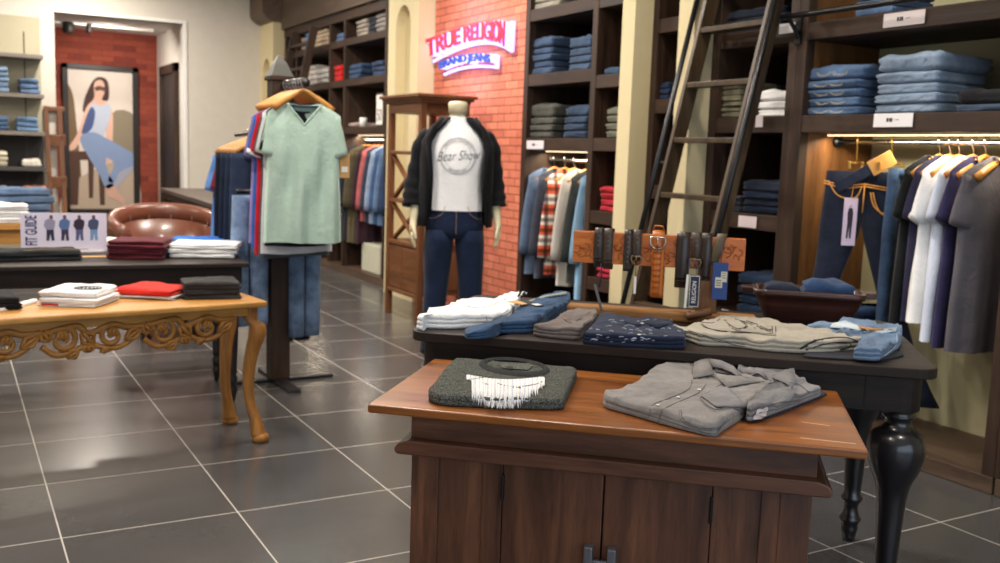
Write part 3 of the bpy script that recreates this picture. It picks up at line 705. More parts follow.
jeans_stack((597, 276), (613, 276), .55, 3, [.042]*3, .3, [cloth((176, 40, 60))], 'dark pink folded shirt', 'lower red pile left of the cream column', GN, kind='folded_shirt', cat='shirt')
# far bay
GF = 'folded clothes in the far bay'
def fpile(px0, px1, z, n, h, c, desc, where, kind='folded_jeans', cat='jeans', d=.3):
    q = {2.54: 60, 2.11: 90, 1.60: 130}[z]
    jeans_stack((px0, q), (px1, q), z, n, h, d, [cloth(c)], desc, where, GF, kind=kind, cat=cat, x=3.83)
fpile(296, 304, 2.54, 3, .055, (176, 152, 136), 'tan folded trousers', 'pile at the left end of the top far shelf', 'folded_trousers', 'trousers')
fpile(305, 311, 2.54, 4, .055, (120, 160, 206), 'light blue folded jeans', 'pile between two beige ones on top far shelf')
fpile(313, 327, 2.54, 4, .05, (196, 176, 152), 'cream folded trousers', 'pile left of the posts on top far shelf', 'folded_trousers', 'trousers')
fpile(336, 342, 2.54, 2, .05, (84, 112, 152), 'blue folded jeans', 'pair between the two posts on top far shelf')
fpile(356, 367, 2.54, 4, .045, (150, 142, 132), 'grey-beige folded trousers', 'middle pile right of the posts on top far shelf', 'folded_trousers', 'trousers')
fpile(368, 374, 2.54, 4, .045, (40, 44, 56), 'black folded trousers', 'pile second from the right on top far shelf', 'folded_trousers', 'trousers')
fpile(375, 384, 2.54, 4, .05, (142, 138, 134), 'grey folded trousers', 'rightmost pile on top far shelf', 'folded_trousers', 'trousers')
fpile(304, 315, 2.11, 4, .06, (206, 200, 196), 'white folded shirt', 'left white pile on middle far shelf', 'folded_shirt', 'shirt')
fpile(316, 328, 2.11, 3, .06, (190, 186, 184), 'pale grey folded shirt', 'pale pile beside the posts on middle far shelf', 'folded_shirt', 'shirt')
fpile(333, 341, 2.11, 3, .06, (200, 34, 36), 'red folded shirt', 'red pile between the posts on middle far shelf', 'folded_shirt', 'shirt')
fpile(345, 360, 2.11, 3, .055, (52, 74, 106), 'dark blue folded jeans', 'left dark pile on middle far shelf')
fpile(372, 384, 2.11, 3, .05, (48, 66, 98), 'navy folded jeans', 'rightmost pile on middle far shelf')
fpile(346, 357, 1.60, 1, .05, (170, 150, 144), 'pinkish folded shirt', 'at the left of the lowest far shelf', 'folded_shirt', 'shirt')
cp = at(363, 131, x=3.86); tag(MB().lathe([(.035, 0), (.038, .1), (.036, .1), (.033, .006)], (0, 0, 0), 16).build('white_cup', WHITE, None, True, loc=(3.86, cp.y, 1.60)), 'white cup shaped box on the lowest far shelf', 'cup')
b = E('price_sign', 'small white sign reading 50 in dark frame on the far shelf', 'sign', (3.85, at(380, 120, x=3.85).y, 1.60), -PI/2)
MB().bb(-.09, .09, -.006, .006, 0, .34).build('sign_frame', plain((40, 32, 30), .5), b, bevel=.002)
MB().bb(-.08, .08, -.009, -.006, .02, .32).build('sign_card', M_CARD, b)
vs, fs = text_on('50', .12, .12); MB().add([(v.x, -.009-v.z, v.y+.12) for v in vs], fs).build('sign_numbers', plain((60, 40, 60), .6), b)

# shelf labels
def shelf_label(px0, px1, py, z, label, c=(240, 238, 240), mark=True, h=.062, x=XW-.001):
    ya, yb = at(px0, py, x=x).y, at(px1, py, x=x).y; w = ya-yb
    e = E('shelf_label', label, 'label', (x, ya, z), -PI/2)
    MB().bb(0, w, -.003, 0, 0, h).build('label_card', plain(c, .5), e)
    if mark:
        mk = MB()
        for i, (x0, w_) in enumerate(((.34, .05), (.41, .04), (.46, .03))): mk.bb(w*x0, w*(x0+w_), -.0042, -.003, h*.38, h*.66)
        mk.bb(w*.54, w*.66, -.0042, -.003, h*.5, h*.54)
        mk.build('label_print', plain((50, 46, 56), .6), e)
shelf_label(874, 913, 121, 1.538, 'white card label on the shelf edge above the lit rail')
shelf_label(885, 926, 7, 1.99, 'white card label on the upper shelf edge at top right', (226, 214, 214))
shelf_label(756, 763, 122, 1.545, 'small white card label under the white shirts', (220, 206, 210), False)
shelf_label(739, 757, 217, 1.005, 'pinkish white card label on the low shelf right of the ladder', (226, 208, 212), False)
shelf_label(722, 740, 309, .47, 'white card label on the bottom shelf beside the bowl', (220, 214, 214), False)
shelf_label(527, 544, 143, 1.405, 'white card label on the shelf beside the brick wall', (214, 210, 218))
shelf_label(780, 797, 23, 2.02, 'white card label on the upper shelf beside the ladder rail', (226, 224, 226), False, .05, x=XW-.004)

# ------------------------------------------------------------------ hanging clothes, nearest bay
def ny(px, x=4.05, py=142): return at(px, py, x=x).y
GT = 'clothes on the rail of the nearest bay'
def hung(px, m, label, hl, L=.74, W_=.46, seed=0, **k):
    y = at(px, 215, x=3.76).y; hanger(hl, (4.05, y, ROD_N+.013), PI, M_HANG, 'wooden hangers in the nearest bay', .40)
    return shirt(label, (4.04, y, ROD_N-.062), 0.0+k.pop('rz', 0), m, W_, L, seed=seed, group=GT, **k)
NAVY = cloth((44, 42, 66), fade=.12); DGREY = cloth((96, 92, 98), fade=.1)
hung(893, cloth((26, 28, 30)), 'black short-sleeved t-shirt hanging behind the navy one', 'wooden hanger holding the black t-shirt', .78, .46, 1)
hung(903, NAVY, 'dark navy t-shirt hanging between black and white ones', 'wooden hanger holding the first navy t-shirt', .76, .46, 2)
hung(912, WHITE, 'bright white t-shirt hanging next to the first navy one', 'wooden hanger holding the first white t-shirt', .76, .47, 3, cuff=WHITE)
hung(926, cloth((206, 214, 232), fade=.05), 'bluish white t-shirt hanging behind another white one', 'wooden hanger holding the bluish white t-shirt', .84, .45, 4)
hung(938, cloth((50, 46, 80), fade=.12), 'navy violet t-shirt hanging beside the grey one', 'wooden hanger holding the violet navy t-shirt', .86, .46, 5, cuff=NAVY)
hung(960, DGREY, 'grey t-shirt with wide sleeve at the right edge of the frame', 'wooden hanger holding the rightmost grey t-shirt', .86, .50, 6, vneck=True, nd=.09, rz=-.12)
# jeans on clip hangers
hanger('brass clip hanger holding the folded-over dark jeans', (4.05, ny(858), ROD_N+.013), PI+.5, plain((200, 160, 80), .3, .8), None, .30, .12, True)
hanger('brass clip hanger holding the faded blue jeans', (4.05, ny(893), ROD_N+.013), PI+.3, plain((200, 160, 80), .3, .8), None, .28, .12, True)
JD = cloth((38, 44, 62), fade=.2)
jn = pants('dark indigo jeans with orange stitching and open belt hanging in the lit bay', (3.93, ny(868, 3.93), 1.33), -.86, JD, 1.14, .36, .17, .035, 3, spread=.26)
OST = plain((226, 160, 76), .7)
st = MB()
for off in (0, .012):
    st.tube(catmull([Vector((.03+off, -.040, -.10)), Vector((.05+off, -.041, -.165)), Vector((.10, -.040, -.20-off*.7)), Vector((.155-off, -.034, -.17)), Vector((.165-off, -.030, -.10))], 5, False), .0034, 5)
    st.tube([Vector((-.19, -.025, -.05-off)), Vector((-.10, -.038, -.075-off)), Vector((0, -.041, -.06-off)), Vector((.1, -.040, -.075-off)), Vector((.19, -.025, -.05-off))], .0034, 5)
st.tube([Vector((0, -.042, -.06)), Vector((.0, -.044, -.2))], .003, 5)
st.tube(catmull([Vector((-.17, -.030, -.05)), Vector((-.12, -.040, -.12)), Vector((-.04, -.042, -.13)), Vector((-.01, -.042, -.07))], 5, False), .0034, 5)
st.build('stitching', OST, jn, True)
fl = MB(); fl.bar((-.155, -.045, -.075), (.12, -.05, .03), .012, .085, (0, -1, .1)); 
MB().bar((-.13, -.05, -.085), (.07, -.055, .045), .055, .012, (0, -1, .1)).build('folded_waistband', JD, jn, bevel=.004)
MB().bar((.02, -.062, .012), (.12, -.066, .075), .075, .006, (0, -1, .1)).build('leather_patch', plain((206, 150, 78), .55), jn, bevel=.003)
tg = E('hang_tag', 'tall white hang tag with standing figure on the indigo jeans', 'tag', (3.86, ny(856, 3.86), 1.20), -.55)
MB().bb(-.033, .033, -.0015, .0015, -.235, 0).build('tag_card', plain((214, 196, 222), .5), tg)
fg = MB().prism([(-.008, -.05), (.008, -.05), (.014, -.075), (.012, -.13), (.010, -.2), (.002, -.2), (0, -.14), (-.006, -.2), (-.014, -.2), (-.011, -.12), (-.014, -.075)], -.0028, -.0015, 'xz')
fg.lathe([(.0005, -.001), (.0075, 0), (.0005, .001)], (0, -.003, -.04), 10)
fg.build('tag_figure', plain((46, 30, 52), .6), tg)
MB().tube([(0, 0, 0), (.004, -.002, .05), (-.004, 0, .10)], .0018, 5).build('string', OST, tg)
pants('faded blue jeans hanging between the indigo pair and the black t-shirt', (3.99, at(893, 250, x=3.99).y, 1.35), -.1, cloth((60, 82, 114), fade=.3), 1.10, .12, .06, .03, 9, spread=.0)
ps = pants('crumpled dark blue jeans standing on the floor of the lit bay', (4.0, ny(872, 4.0)-.02, .66), -.3, cloth((50, 72, 104), fade=.25), .57, .34, .15, .06, 14, spread=.02)

# central bay hangers (rail z 1.33, x 4.02)
GCN = 'shirts hanging beside the brick wall'
def hungc(px, m, label, hl, L, seed, sleeve='long', W_=.42, **k):
    y = at(px, 230, x=3.74).y; hanger(hl, (4.02, y, 1.343), PI, M_HANG, 'wooden hangers beside the brick wall', .36)
    return shirt(label, (4.0, y, 1.27), 0, m, W_, L, sleeve, nd=.03, seed=seed, group=GCN, cat='shirt', name='hanging_shirt', **k)
def plaid():
    m, nt, b = _new('plaid_flannel'); b.inputs['Roughness'].default_value = .9
    v = _tex(nt); 
    def wave(d, sc, lo, hi):
        w = nt.nodes.new('ShaderNodeTexWave'); w.bands_direction = d; w.inputs['Scale'].default_value = sc; nt.links.new(v, w.inputs[0]); return _ramp(nt, w.outputs['Fac'], [(lo, (.25, .22, .24, 1)), (hi, (1, 1, 1, 1))])
    m1 = nt.nodes.new('ShaderNodeMix'); m1.data_type = 'RGBA'; m1.blend_type = 'MULTIPLY'; m1.inputs[0].default_value = .9
    nt.links.new(wave('X', 4.2, .2, .45), m1.inputs[6]); nt.links.new(wave('Z', 4.2, .2, .45), m1.inputs[7])
    w2 = nt.nodes.new('ShaderNodeTexWave'); w2.bands_direction = 'Z'; w2.inputs['Scale'].default_value = 2.1; nt.links.new(v, w2.inputs[0])
    m2 = nt.nodes.new('ShaderNodeMix'); m2.data_type = 'RGBA'; m2.blend_type = 'MULTIPLY'; m2.inputs[0].default_value = 1
    nt.links.new(m1.outputs[2], m2.inputs[6]); nt.links.new(_ramp(nt, w2.outputs['Fac'], [(.45, lin((214, 96, 60))), (.55, lin((228, 220, 210)))]), m2.inputs[7])
    nt.links.new(m2.outputs[2], b.inputs['Base Color']); return m
hungc(521, cloth((98, 116, 144), fade=.15), 'light blue denim shirt hanging nearest the bricks', 'hanger of the light blue denim shirt', .80, 21)
hungc(531, cloth((70, 74, 88)), 'slate grey shirt hanging between denim and plaid ones', 'hanger of the slate grey shirt', .82, 22)
hungc(540, plaid(), 'orange, white and black plaid shirt hanging on the rail', 'hanger of the plaid shirt', .78, 23)
hungc(553, cloth((206, 200, 192), fade=.05), 'off-white long shirt hanging right of the plaid shirt', 'hanger of the off-white shirt', .84, 24)
hungc(563, cloth((60, 64, 62)), 'dark grey shirt hanging between white and sky blue ones', 'hanger of the dark grey shirt', .80, 25)
hungc(572, cloth((132, 168, 200), fade=.08), 'sky blue long shirt hanging at the right end of the rail', 'hanger of the sky blue shirt', .90, 26)

# far bay: a row of shirts and jackets
GFH = 'clothes hanging in the far bay'
far_n = [((70, 76, 84), 'grey'), ((44, 44, 50), 'black'), ((86, 38, 52), 'burgundy'), ((44, 52, 66), 'slate'), ((60, 70, 92), 'blue-grey'), ((38, 42, 54), 'dark navy'), ((92, 82, 62), 'olive brown'), ((74, 68, 52), 'dark olive'), ((60, 40, 50), 'plum'),
         ((190, 104, 106), 'pink checked'), ((58, 66, 84), 'steel blue'), ((150, 168, 196), 'pale blue'), ((70, 98, 140), 'mid blue'), ((104, 130, 164), 'light denim'), ((60, 76, 110), 'indigo')]
far_c = [(319+k*4.3, c, nm) for k, (c, nm) in enumerate(far_n)]
for k, (px, c, nm) in enumerate(far_c):
    y = at(px, 200, x=3.74).y; z = 1.47
    hanger('light wooden hanger of the '+nm+' garment', (4.02, y, z+.013), PI, M_HANG, 'hangers in the far bay', .38)
    shirt(nm+' long-sleeved garment on the far rail', (4.0, y, z-.06), 0, cloth(c), .44, (1.05 if px < 356 else .80), 'long', nd=.03, seed=40+k, group=GFH, cat='shirt', name='hanging_shirt', slen=.6)
struct(MB().bb(3.785, 4.3, 11.02, 11.1, .08, .5).build('trim_7', M_DARKZ))
cb = tag(MB().bb(-.2, .2, -.25, .25, 0, .3).build('storage_box', plain((196, 196, 176), .7), loc=(4.05, 9.55, .076), bevel=.01), 'pale box on the floor of the far bay', 'box')
jb = stack('folded_jeans', 'jeans', 'light blue folded jeans', 'low on the plinth of the far bay', (3.82, 11.7, .08), -PI/2, .4, .3, [.05, .05], [DN_LT], 'folded jeans on the plinth of the far bay')
# ------------------------------------------------------------------ the neon sign
def quad3(a, b, c, s): return a*((1-s)*(1-2*s))+b*(4*s*(1-s))+c*(s*(2*s-1))
def warp_sign(body, top, bot, m_face, m_side, nm, e, o, bold_=.028, d1=.075):
    Tp = [at(*p, x=3.80) for p in top]; Bp = [at(*p, x=3.80) for p in bot]
    vs, fs = text_mb(body, 1, .05, bold_, .92)
    x0, x1 = min(v.x for v in vs), max(v.x for v in vs); y0, y1 = min(v.y for v in vs), max(v.y for v in vs)
    def w(v, x, grow=0):
        s = (v.x-x0)/(x1-x0); t = (v.y-y0)/(y1-y0)
        p = quad3(*Bp, s)*(1-t)+quad3(*Tp, s)*t; return Vector((x, p.y, p.z))-o
    body_ = MB().add([w(v, 3.80-(d1 if v.z > 0 else .0)) for v in vs], fs); body_.build(nm+'_sides', m_side, e)
    MB().add([w(v, 3.80-(d1+.012 if v.z > 0 else d1-.004)) for v in vs], fs).build(nm, m_face, e)
so = Vector((3.80, at(476, 40, x=3.8).y, at(476, 40, x=3.8).z))
sg = E('neon_sign', 'glowing arched sign reading TRUE RELIGION BRAND JEANS on the brick wall', 'sign', so)
RED = plain((200, 36, 52), .5); BLU = plain((36, 70, 150), .5)
m, nt, b = _new('red_lit_face'); b.inputs['Base Color'].default_value = lin((190, 30, 50)); b.inputs['Emission Color'].default_value = lin((190, 36, 60)); b.inputs['Emission Strength'].default_value = .5; RED = m
m, nt, b = _new('blue_lit_face'); b.inputs['Base Color'].default_value = lin((30, 60, 150)); b.inputs['Emission Color'].default_value = lin((40, 80, 170)); b.inputs['Emission Strength'].default_value = .5; BLU = m
HALO = glow((190, 184, 255), 1.7)
warp_sign('TRUE RELIGION', [(434, 40), (482, 25), (514, 22)], [(435, 59), (482, 42), (513, 48)], RED, HALO, 'red_letters', sg, so)
warp_sign('BRAND JEANS', [(447, 63), (473, 55), (499, 55)], [(448, 72), (473, 65), (499, 66)], BLU, HALO, 'blue_letters', sg, so)
hl = MB()
def arcline(pts, r, x=3.765):
    P3 = [at(*p, x=3.80) for p in pts]
    return [Vector((x, q.y, q.z))-so for q in [quad3(*P3, k/20) for k in range(21)]], r
a_, r_ = arcline([(437, 62), (482, 44), (516, 52)], .022); hl.tube(a_, .012, 6)
a_, r_ = arcline([(448, 75), (473, 67.5), (502, 68)], .015); hl.tube(a_, .012, 6)
hl.tube([Vector((3.76, at(517.5, 22, x=3.8).y, at(517.5, 22, x=3.8).z))-so, Vector((3.76, at(516, 52, x=3.8).y, at(516, 52, x=3.8).z))-so], .02, 6)
hl.tube([Vector((3.76, at(501.5, 56, x=3.8).y, at(501.5, 56, x=3.8).z))-so, Vector((3.76, at(501.5, 67, x=3.8).y, at(501.5, 67, x=3.8).z))-so], .02, 6)
hl.build('glowing_outline', HALO, sg, True)
area_lamp('neon_sign_light', (3.55, so.y, so.z), 1.1, 4, (.55, .5, 1), (0, math.radians(-90), 0), .4)

# ------------------------------------------------------------------ mannequin
MX, MY = 2.755, 5.44; MA = math.atan2(-MX, MY)*.0 - .40   # faces the camera
mn = E('mannequin', 'headless cream mannequin in black jacket, white printed tee and jeans', 'mannequin', (MX, MY, 0), MA)
M_SK = plain((226, 214, 178), .35)
# body as one skinned figure
sv = [(0, 0, .98), (0, 0, 1.12), (0, 0, 1.30), (0, .0, 1.44), (0, 0, 1.54), (0, -.005, 1.655),
      (.10, 0, .93), (.105, 0, .52), (.11, .02, .12), (.115, -.08, .06),
      (-.10, 0, .93), (-.12, -.01, .52), (-.13, .02, .12), (-.14, -.08, .06),
      (.17, 0, 1.44), (.235, .03, 1.18), (.262, -.03, .965), (-.17, 0, 1.44), (-.235, .03, 1.18), (-.258, -.04, .955),
      (.268, -.045, .90), (-.262, -.055, .89)]
se = [(0, 1), (1, 2), (2, 3), (3, 4), (4, 5), (0, 6), (6, 7), (7, 8), (8, 9), (0, 10), (10, 11), (11, 12), (12, 13), (3, 14), (14, 15), (15, 16), (3, 17), (17, 18), (18, 19), (16, 20), (19, 21)]
sr = [.12, .105, .125, .10, .056, .054, .08, .058, .042, .035, .08, .058, .042, .035, .056, .042, .027, .056, .042, .027, .030, .030]
# five separate fingers for each hand
for s, wrist in ((1, 20), (-1, 21)):
    wx, wy, wz = sv[wrist]
    for k, (dy, L, lean) in enumerate(((-.026, .075, .1), (-.009, .088, .0), (.009, .082, 0), (.025, .062, -.1))):
        n = len(sv); sv += [(wx+s*.004, wy+dy, wz-.045), (wx-s*.002, wy+dy*1.15, wz-.045-L*.5), (wx-s*.018, wy+dy*1.2, wz-.045-L*.95)]
        se += [(wrist, n), (n, n+1), (n+1, n+2)]; sr += [.012, .0095, .008]
    n = len(sv); sv += [(wx-s*.006, wy-.034, wz-.005), (wx-s*.014, wy-.052, wz-.04), (wx-s*.018, wy-.056, wz-.07)]
    se += [(wrist, n), (n, n+1), (n+1, n+2)]; sr += [.014, .011, .009]
me = bpy.data.meshes.new('body'); me.from_pydata([tuple(v) for v in sv], se, []); me.update()
bo = bpy.data.objects.new('body', me); C.objects.link(bo); bo.parent = mn; me.materials.append(M_SK)
sk = bo.modifiers.new('skin', 'SKIN'); sk.use_smooth_shade = True; sk.branch_smoothing = .3
for i, v in enumerate(me.skin_vertices[0].data):
    r = sr[i]; v.radius = (r, r*(.72 if i in (0, 1, 2, 3) else 1)); v.use_root = (i == 0)
su = bo.modifiers.new('sub', 'SUBSURF'); su.levels = 1; su.render_levels = 2
MB().lathe([(.058, -.05), (.060, 0), (.060, .012), (.050, .022), (.02, .026)], (0, -.005, 1.645), 20).build('neck_cap', M_SK, mn, True)
def ring(cx, cy, z, rx, ry, n=28, seed=0, amp=0, pw=1.0):
    o = []
    for k in range(n):
        a = 2*PI*k/n; f = 1+amp*noise.noise(Vector((math.cos(a)*2, math.sin(a)*2, z*5+seed)))
        o.append(Vector((cx+rx*f*math.copysign(abs(math.cos(a))**pw, math.cos(a)), cy+ry*f*math.copysign(abs(math.sin(a))**pw, math.sin(a)), z)))
    return o
tee = MB().loft([ring(0, 0, z, rx, ry, 32, 2, .05) for z, rx, ry in ((1.00, .185, .125), (1.04, .18, .125), (1.12, .165, .125), (1.22, .168, .130), (1.32, .185, .135), (1.40, .19, .125), (1.46, .17, .105), (1.515, .12, .085), (1.55, .082, .072), (1.575, .068, .064))], False)
to = tee.build('white_tshirt', cloth((250, 250, 252), fade=.02), mn, True)
bv = BVHTree.FromPolygons([v.co for v in to.data.vertices], [tuple(p.vertices) for p in to.data.polygons])
def on_tee(x, z):
    h = bv.ray_cast(Vector((x, -1, z)), Vector((0, 1, 0))); return (h[0]+Vector((0, -.0025, 0))) if h[0] else Vector((x, -.13, z))
pr = MB(); cz = 1.335
for R_ in (.112, .104, .084):
    pr.tube([on_tee(R_*math.cos(a), cz+R_*math.sin(a)) for a in [2*PI*k/40 for k in range(40)]], .0012 if R_ > .1 else .0008, 4, closed=True)
def ring_text(body, R_, a0, a1, h, up=True):
    vs, fs = text_mb(body, 1, 0, 0, 1.1); x0, x1 = min(v.x for v in vs), max(v.x for v in vs); y0, y1 = min(v.y for v in vs), max(v.y for v in vs)
    out = []
    for v in vs:
        s = (v.x-x0)/(x1-x0); t = (v.y-y0)/(y1-y0); a = math.radians(a0+(a1-a0)*s); r = R_+(t-.5)*h*(1 if up else -1)
        out.append(on_tee(r*math.cos(a), cz+r*math.sin(a)))
    pr.add(out, fs)
ring_text('ORIGINAL GARMENTS', .095, 150, 30, .013); ring_text('BRAND USA', .093, 235, 305, .013, False)
pr.build('shirt_emblem', plain((120, 122, 128), .8), to)
vs, fs = text_mb('Bear Show', 1, 0, -.008)
x0, x1 = min(v.x for v in vs), max(v.x for v in vs)
scr = MB().add([on_tee((v.x-x0)/(x1-x0)*.255-.125, cz-.035+v.y*.085+(v.x-x0)/(x1-x0)*.02+0*v.y) for v in [Vector((q.x+q.y*.35, q.y, 0)) for q in vs]], fs)
scr.build('shirt_lettering', plain((70, 72, 80), .8), to)
# jeans
JM = cloth((30, 42, 68), fade=.25, big=4)
jb_ = MB(); jb_.loft([ring(0, 0, z, rx, ry, 28, 5, .03) for z, rx, ry in ((1.04, .160, .112), (.98, .168, .12), (.92, .180, .13), (.875, .182, .13), (.85, .15, .12), (.832, .08, .09), (.822, .02, .04))])
jo = jb_.build('jeans', JM, mn, True)
for s in (-1, 1):
    lg = MB().loft([ring(s*cx, cy, z, rx, ry, 22, 7+s, .07) for z, cx, cy, rx, ry in ((.88, .092, 0, .090, .122), (.80, .096, 0, .092, .118), (.70, .100, 0, .088, .105), (.55, .108, 0, .078, .088), (.40, .113, .005, .072, .08), (.25, .118, .01, .072, .078), (.12, .122, .01, .074, .08), (.09, .122, .01, .074, .08))])
    lg.build('jeans_leg', JM, jo, True)
jd = MB()
for s in (-1, 1): jd.tube(catmull([Vector((s*.07, -.118, 1.03)), Vector((s*.085, -.122, .985)), Vector((s*.13, -.100, .955)), Vector((s*.165, -.06, .95))], 5, False), .0016, 4)
jd.tube([Vector((0, -.118, 1.03)), Vector((.0, -.128, .95)), Vector((0, -.136, .86))], .0016, 4)
jd.build('jeans_stitching', plain((150, 120, 90), .8), jo)
# jacket: open front shell plus sleeves over the arms
def jring(z, rx, ry, g0, g1, n=34):
    """open ring; the front gap runs from angle g0 to g1 (degrees, front is -90)"""
    o = []
    for k in range(n):
        a = math.radians(g1+(g0+360-g1)*k/(n-1)); f = 1+.05*noise.noise(Vector((math.cos(a)*3, math.sin(a)*3, z*4)))
        o.append(Vector((rx*f*math.cos(a), ry*f*math.sin(a), z)))
    return o
JK = cloth((26, 26, 30), fade=.18)
rows = [(.90, .235, .165, -141, -36), (.98, .235, .165, -141, -38), (1.08, .228, .160, -140, -40), (1.20, .225, .158, -139, -42), (1.32, .230, .16, -137, -44), (1.42, .228, .148, -134, -47), (1.48, .195, .125, -130, -52), (1.53, .135, .10, -125, -58), (1.57, .092, .088, -118, -62)]
jk = MB().loft([jring(*r) for r in rows], False, False).build('jacket', JK, mn, True, solid=.010)
for s, pts_, in ((1, [(.165, .0, 1.475), (.212, .012, 1.39), (.235, .03, 1.25), (.25, .02, 1.15), (.258, 0, 1.08), (.262, -.01, 1.03)]), (-1, [(-.165, 0, 1.475), (-.215, .012, 1.39), (-.24, .03, 1.25), (-.262, .02, 1.15), (-.27, 0, 1.08), (-.272, -.015, 1.02)])):
    P_ = catmull([Vector(p) for p in pts_], 4, False); n = len(P_)
    MB().tube(P_, [(.058 if k > 1 else .045)+.005*math.sin(k*1.7) for k in range(n)], 16).build('jacket_sleeve', JK, jk, True)
lp = MB()
for s in (-1, 1):
    lp.loft([[Vector((s*.088, -.085, 1.56)), Vector((s*.135, -.115, 1.50)), Vector((s*.165, -.135, 1.40)), Vector((s*.150, -.150, 1.22)), Vector((s*.152, -.150, 1.0))],
             [Vector((s*.110, -.075, 1.575)), Vector((s*.165, -.118, 1.50)), Vector((s*.200, -.138, 1.42)), Vector((s*.175, -.148, 1.22)), Vector((s*.178, -.148, 1.0))]], False, False)
lp.build('jacket_lapel', JK, jk, True, solid=.012)
MB().lathe([(.19, 0), (.19, .008), (.17, .012), (.02, .014), (.018, .05)], (0, 0, 0), 32).build('base_plate', M_CHROME, mn, True)

# ------------------------------------------------------------------ the garment stand
RX, RY = 1.635, 5.45
rk = E('garment_stand', 'dark wooden post stand with pyramid cap and flat metal feet', 'clothes stand', (RX, RY, 0), 0)
MB().bb(-.055, .055, -.055, .055, .02, 1.72).build('post', M_DARKZ, rk, bevel=.004)
MB().bb(-.068, .068, -.068, .068, 1.72, 1.745).build('cap_moulding', M_DARKX, rk, bevel=.004)
MB().loft([[Vector((a*w, b_*w, z)) for a, b_ in ((-1, -1), (1, -1), (1, 1), (-1, 1))] for w, z in ((.062, 1.745), (.036, 1.81), (.010, 1.86))]).build('pyramid_cap', plain((66, 66, 60), .5), rk)
MB().bb(-.24, .33, -.02, .02, 0, .018).build('foot_bar', M_METAL, rk, bevel=.003)
MB().bb(-.035, .035, -.32, .30, .0, .02).build('foot_bar', plain((40, 40, 42), .5), rk, bevel=.003)
ZR = 1.689
def arm(a, b, nm='arm'): return MB().tube([Vector(a), Vector(b)], .012, 10).build(nm, M_METAL, rk, True)
arm((0, -.05, ZR), (0, -.46, ZR)); MB().tube([(0, -.455, ZR), (0, -.475, ZR)], .021, 14).build('arm_end', plain((30, 30, 32), .4), rk, True)
arm((0, .05, 1.45), (0, .95, 1.42)); arm((.05, 0, 1.22), (.16, 0, 1.22)); arm((-.05, 0, 1.10), (-.24, 0, 1.10))
GM = 'wooden hangers on the garment stand'
tees = [('mint green v-neck t-shirt with navy inner collar at the front of the stand', cloth((176, 200, 186), fade=.05), .44, True, 'front'),
        ('black t-shirt hanging right behind the mint green one', cloth((30, 32, 36)), .43, False, 'black'), ('pale grey t-shirt third on the stand', cloth((206, 206, 210), fade=.05), .45, False, 'grey'),
        ('dark grey t-shirt hanging behind the pale grey one', cloth((78, 82, 86)), .45, False, 'dark grey'), ('red t-shirt with white shoulders on the stand', cloth((196, 36, 48)), .47, False, 'red'), ('royal blue t-shirt on the stand behind the red one', cloth((56, 106, 186)), .48, False, 'royal blue'),
        ('lavender striped t-shirt furthest back on the front arm', cloth((150, 132, 180)), .48, False, 'lavender')]
ys = [-.43, -.385, -.335, -.29, -.235, -.18, -.125]
for k, ((lab, m_, w_, v_, nm_), y_) in enumerate(zip(tees, ys)):
    hanger('wooden hanger carrying the '+('mint green' if k == 0 else nm_)+' t-shirt on the stand', (RX, RY+y_, ZR+.014), PI+.02, M_HANG, GM, .32, .065)
    sh = shirt(lab, (RX-.0, RY+y_-.004, ZR-.108 if k == 0 else ZR-.095-.004*k), (-.12 if k == 0 else .10+.02*k), m_, w_*.9, (.73, .76, .80, .82, .80, .76, .74)[k], 'short', nd=.105 if v_ else .05, vneck=v_, band=None,
               D=.042 if k == 0 else .028, seed=60+k, fold=(.018 if k == 0 else .008), group='t-shirts on the front arm of the garment stand', nw=.088, slen=.20, sang=.40, cuff=(WHITE if nm_ == 'red' else None), Tk=1.0 if k == 0 else .7)
    if k == 0:
        MB().tube([Vector((x, .008, -.010-.004*math.cos(x*16))) for x in [.082*(-1+2*i/12) for i in range(13)]], .011, 6, flat=.5).build('inner_collar', cloth((40, 52, 74)), sh, True)
        bt = [c for c in sh.children if c.name.startswith('body')][0]
        for nme, z in (('hem', .728),):
            pass
        vs, fs = text_on('TRUE RELIGION', .05, .007); MB().add([(v.x, .012, v.y-.035) for v in vs], fs).build('collar_print', plain((60, 80, 84), .7), sh)
tg = E('hang_tag', 'brown kraft hang tag at the right side of the mint t-shirt', 'tag', (RX+.222, RY-.455, 1.33), .15)
MB().bb(-.03, .03, -.0015, .0015, -.13, 0).build('tag_card', M_KRAFT, tg); MB().bb(-.018, .018, -.003, -.0015, -.10, -.07).build('tag_print', M_CARD, tg)
MB().tube([(0, 0, 0), (.004, 0, .04), (0, 0, .09)], .002, 5).build('string', plain((40, 30, 20), .7), tg)
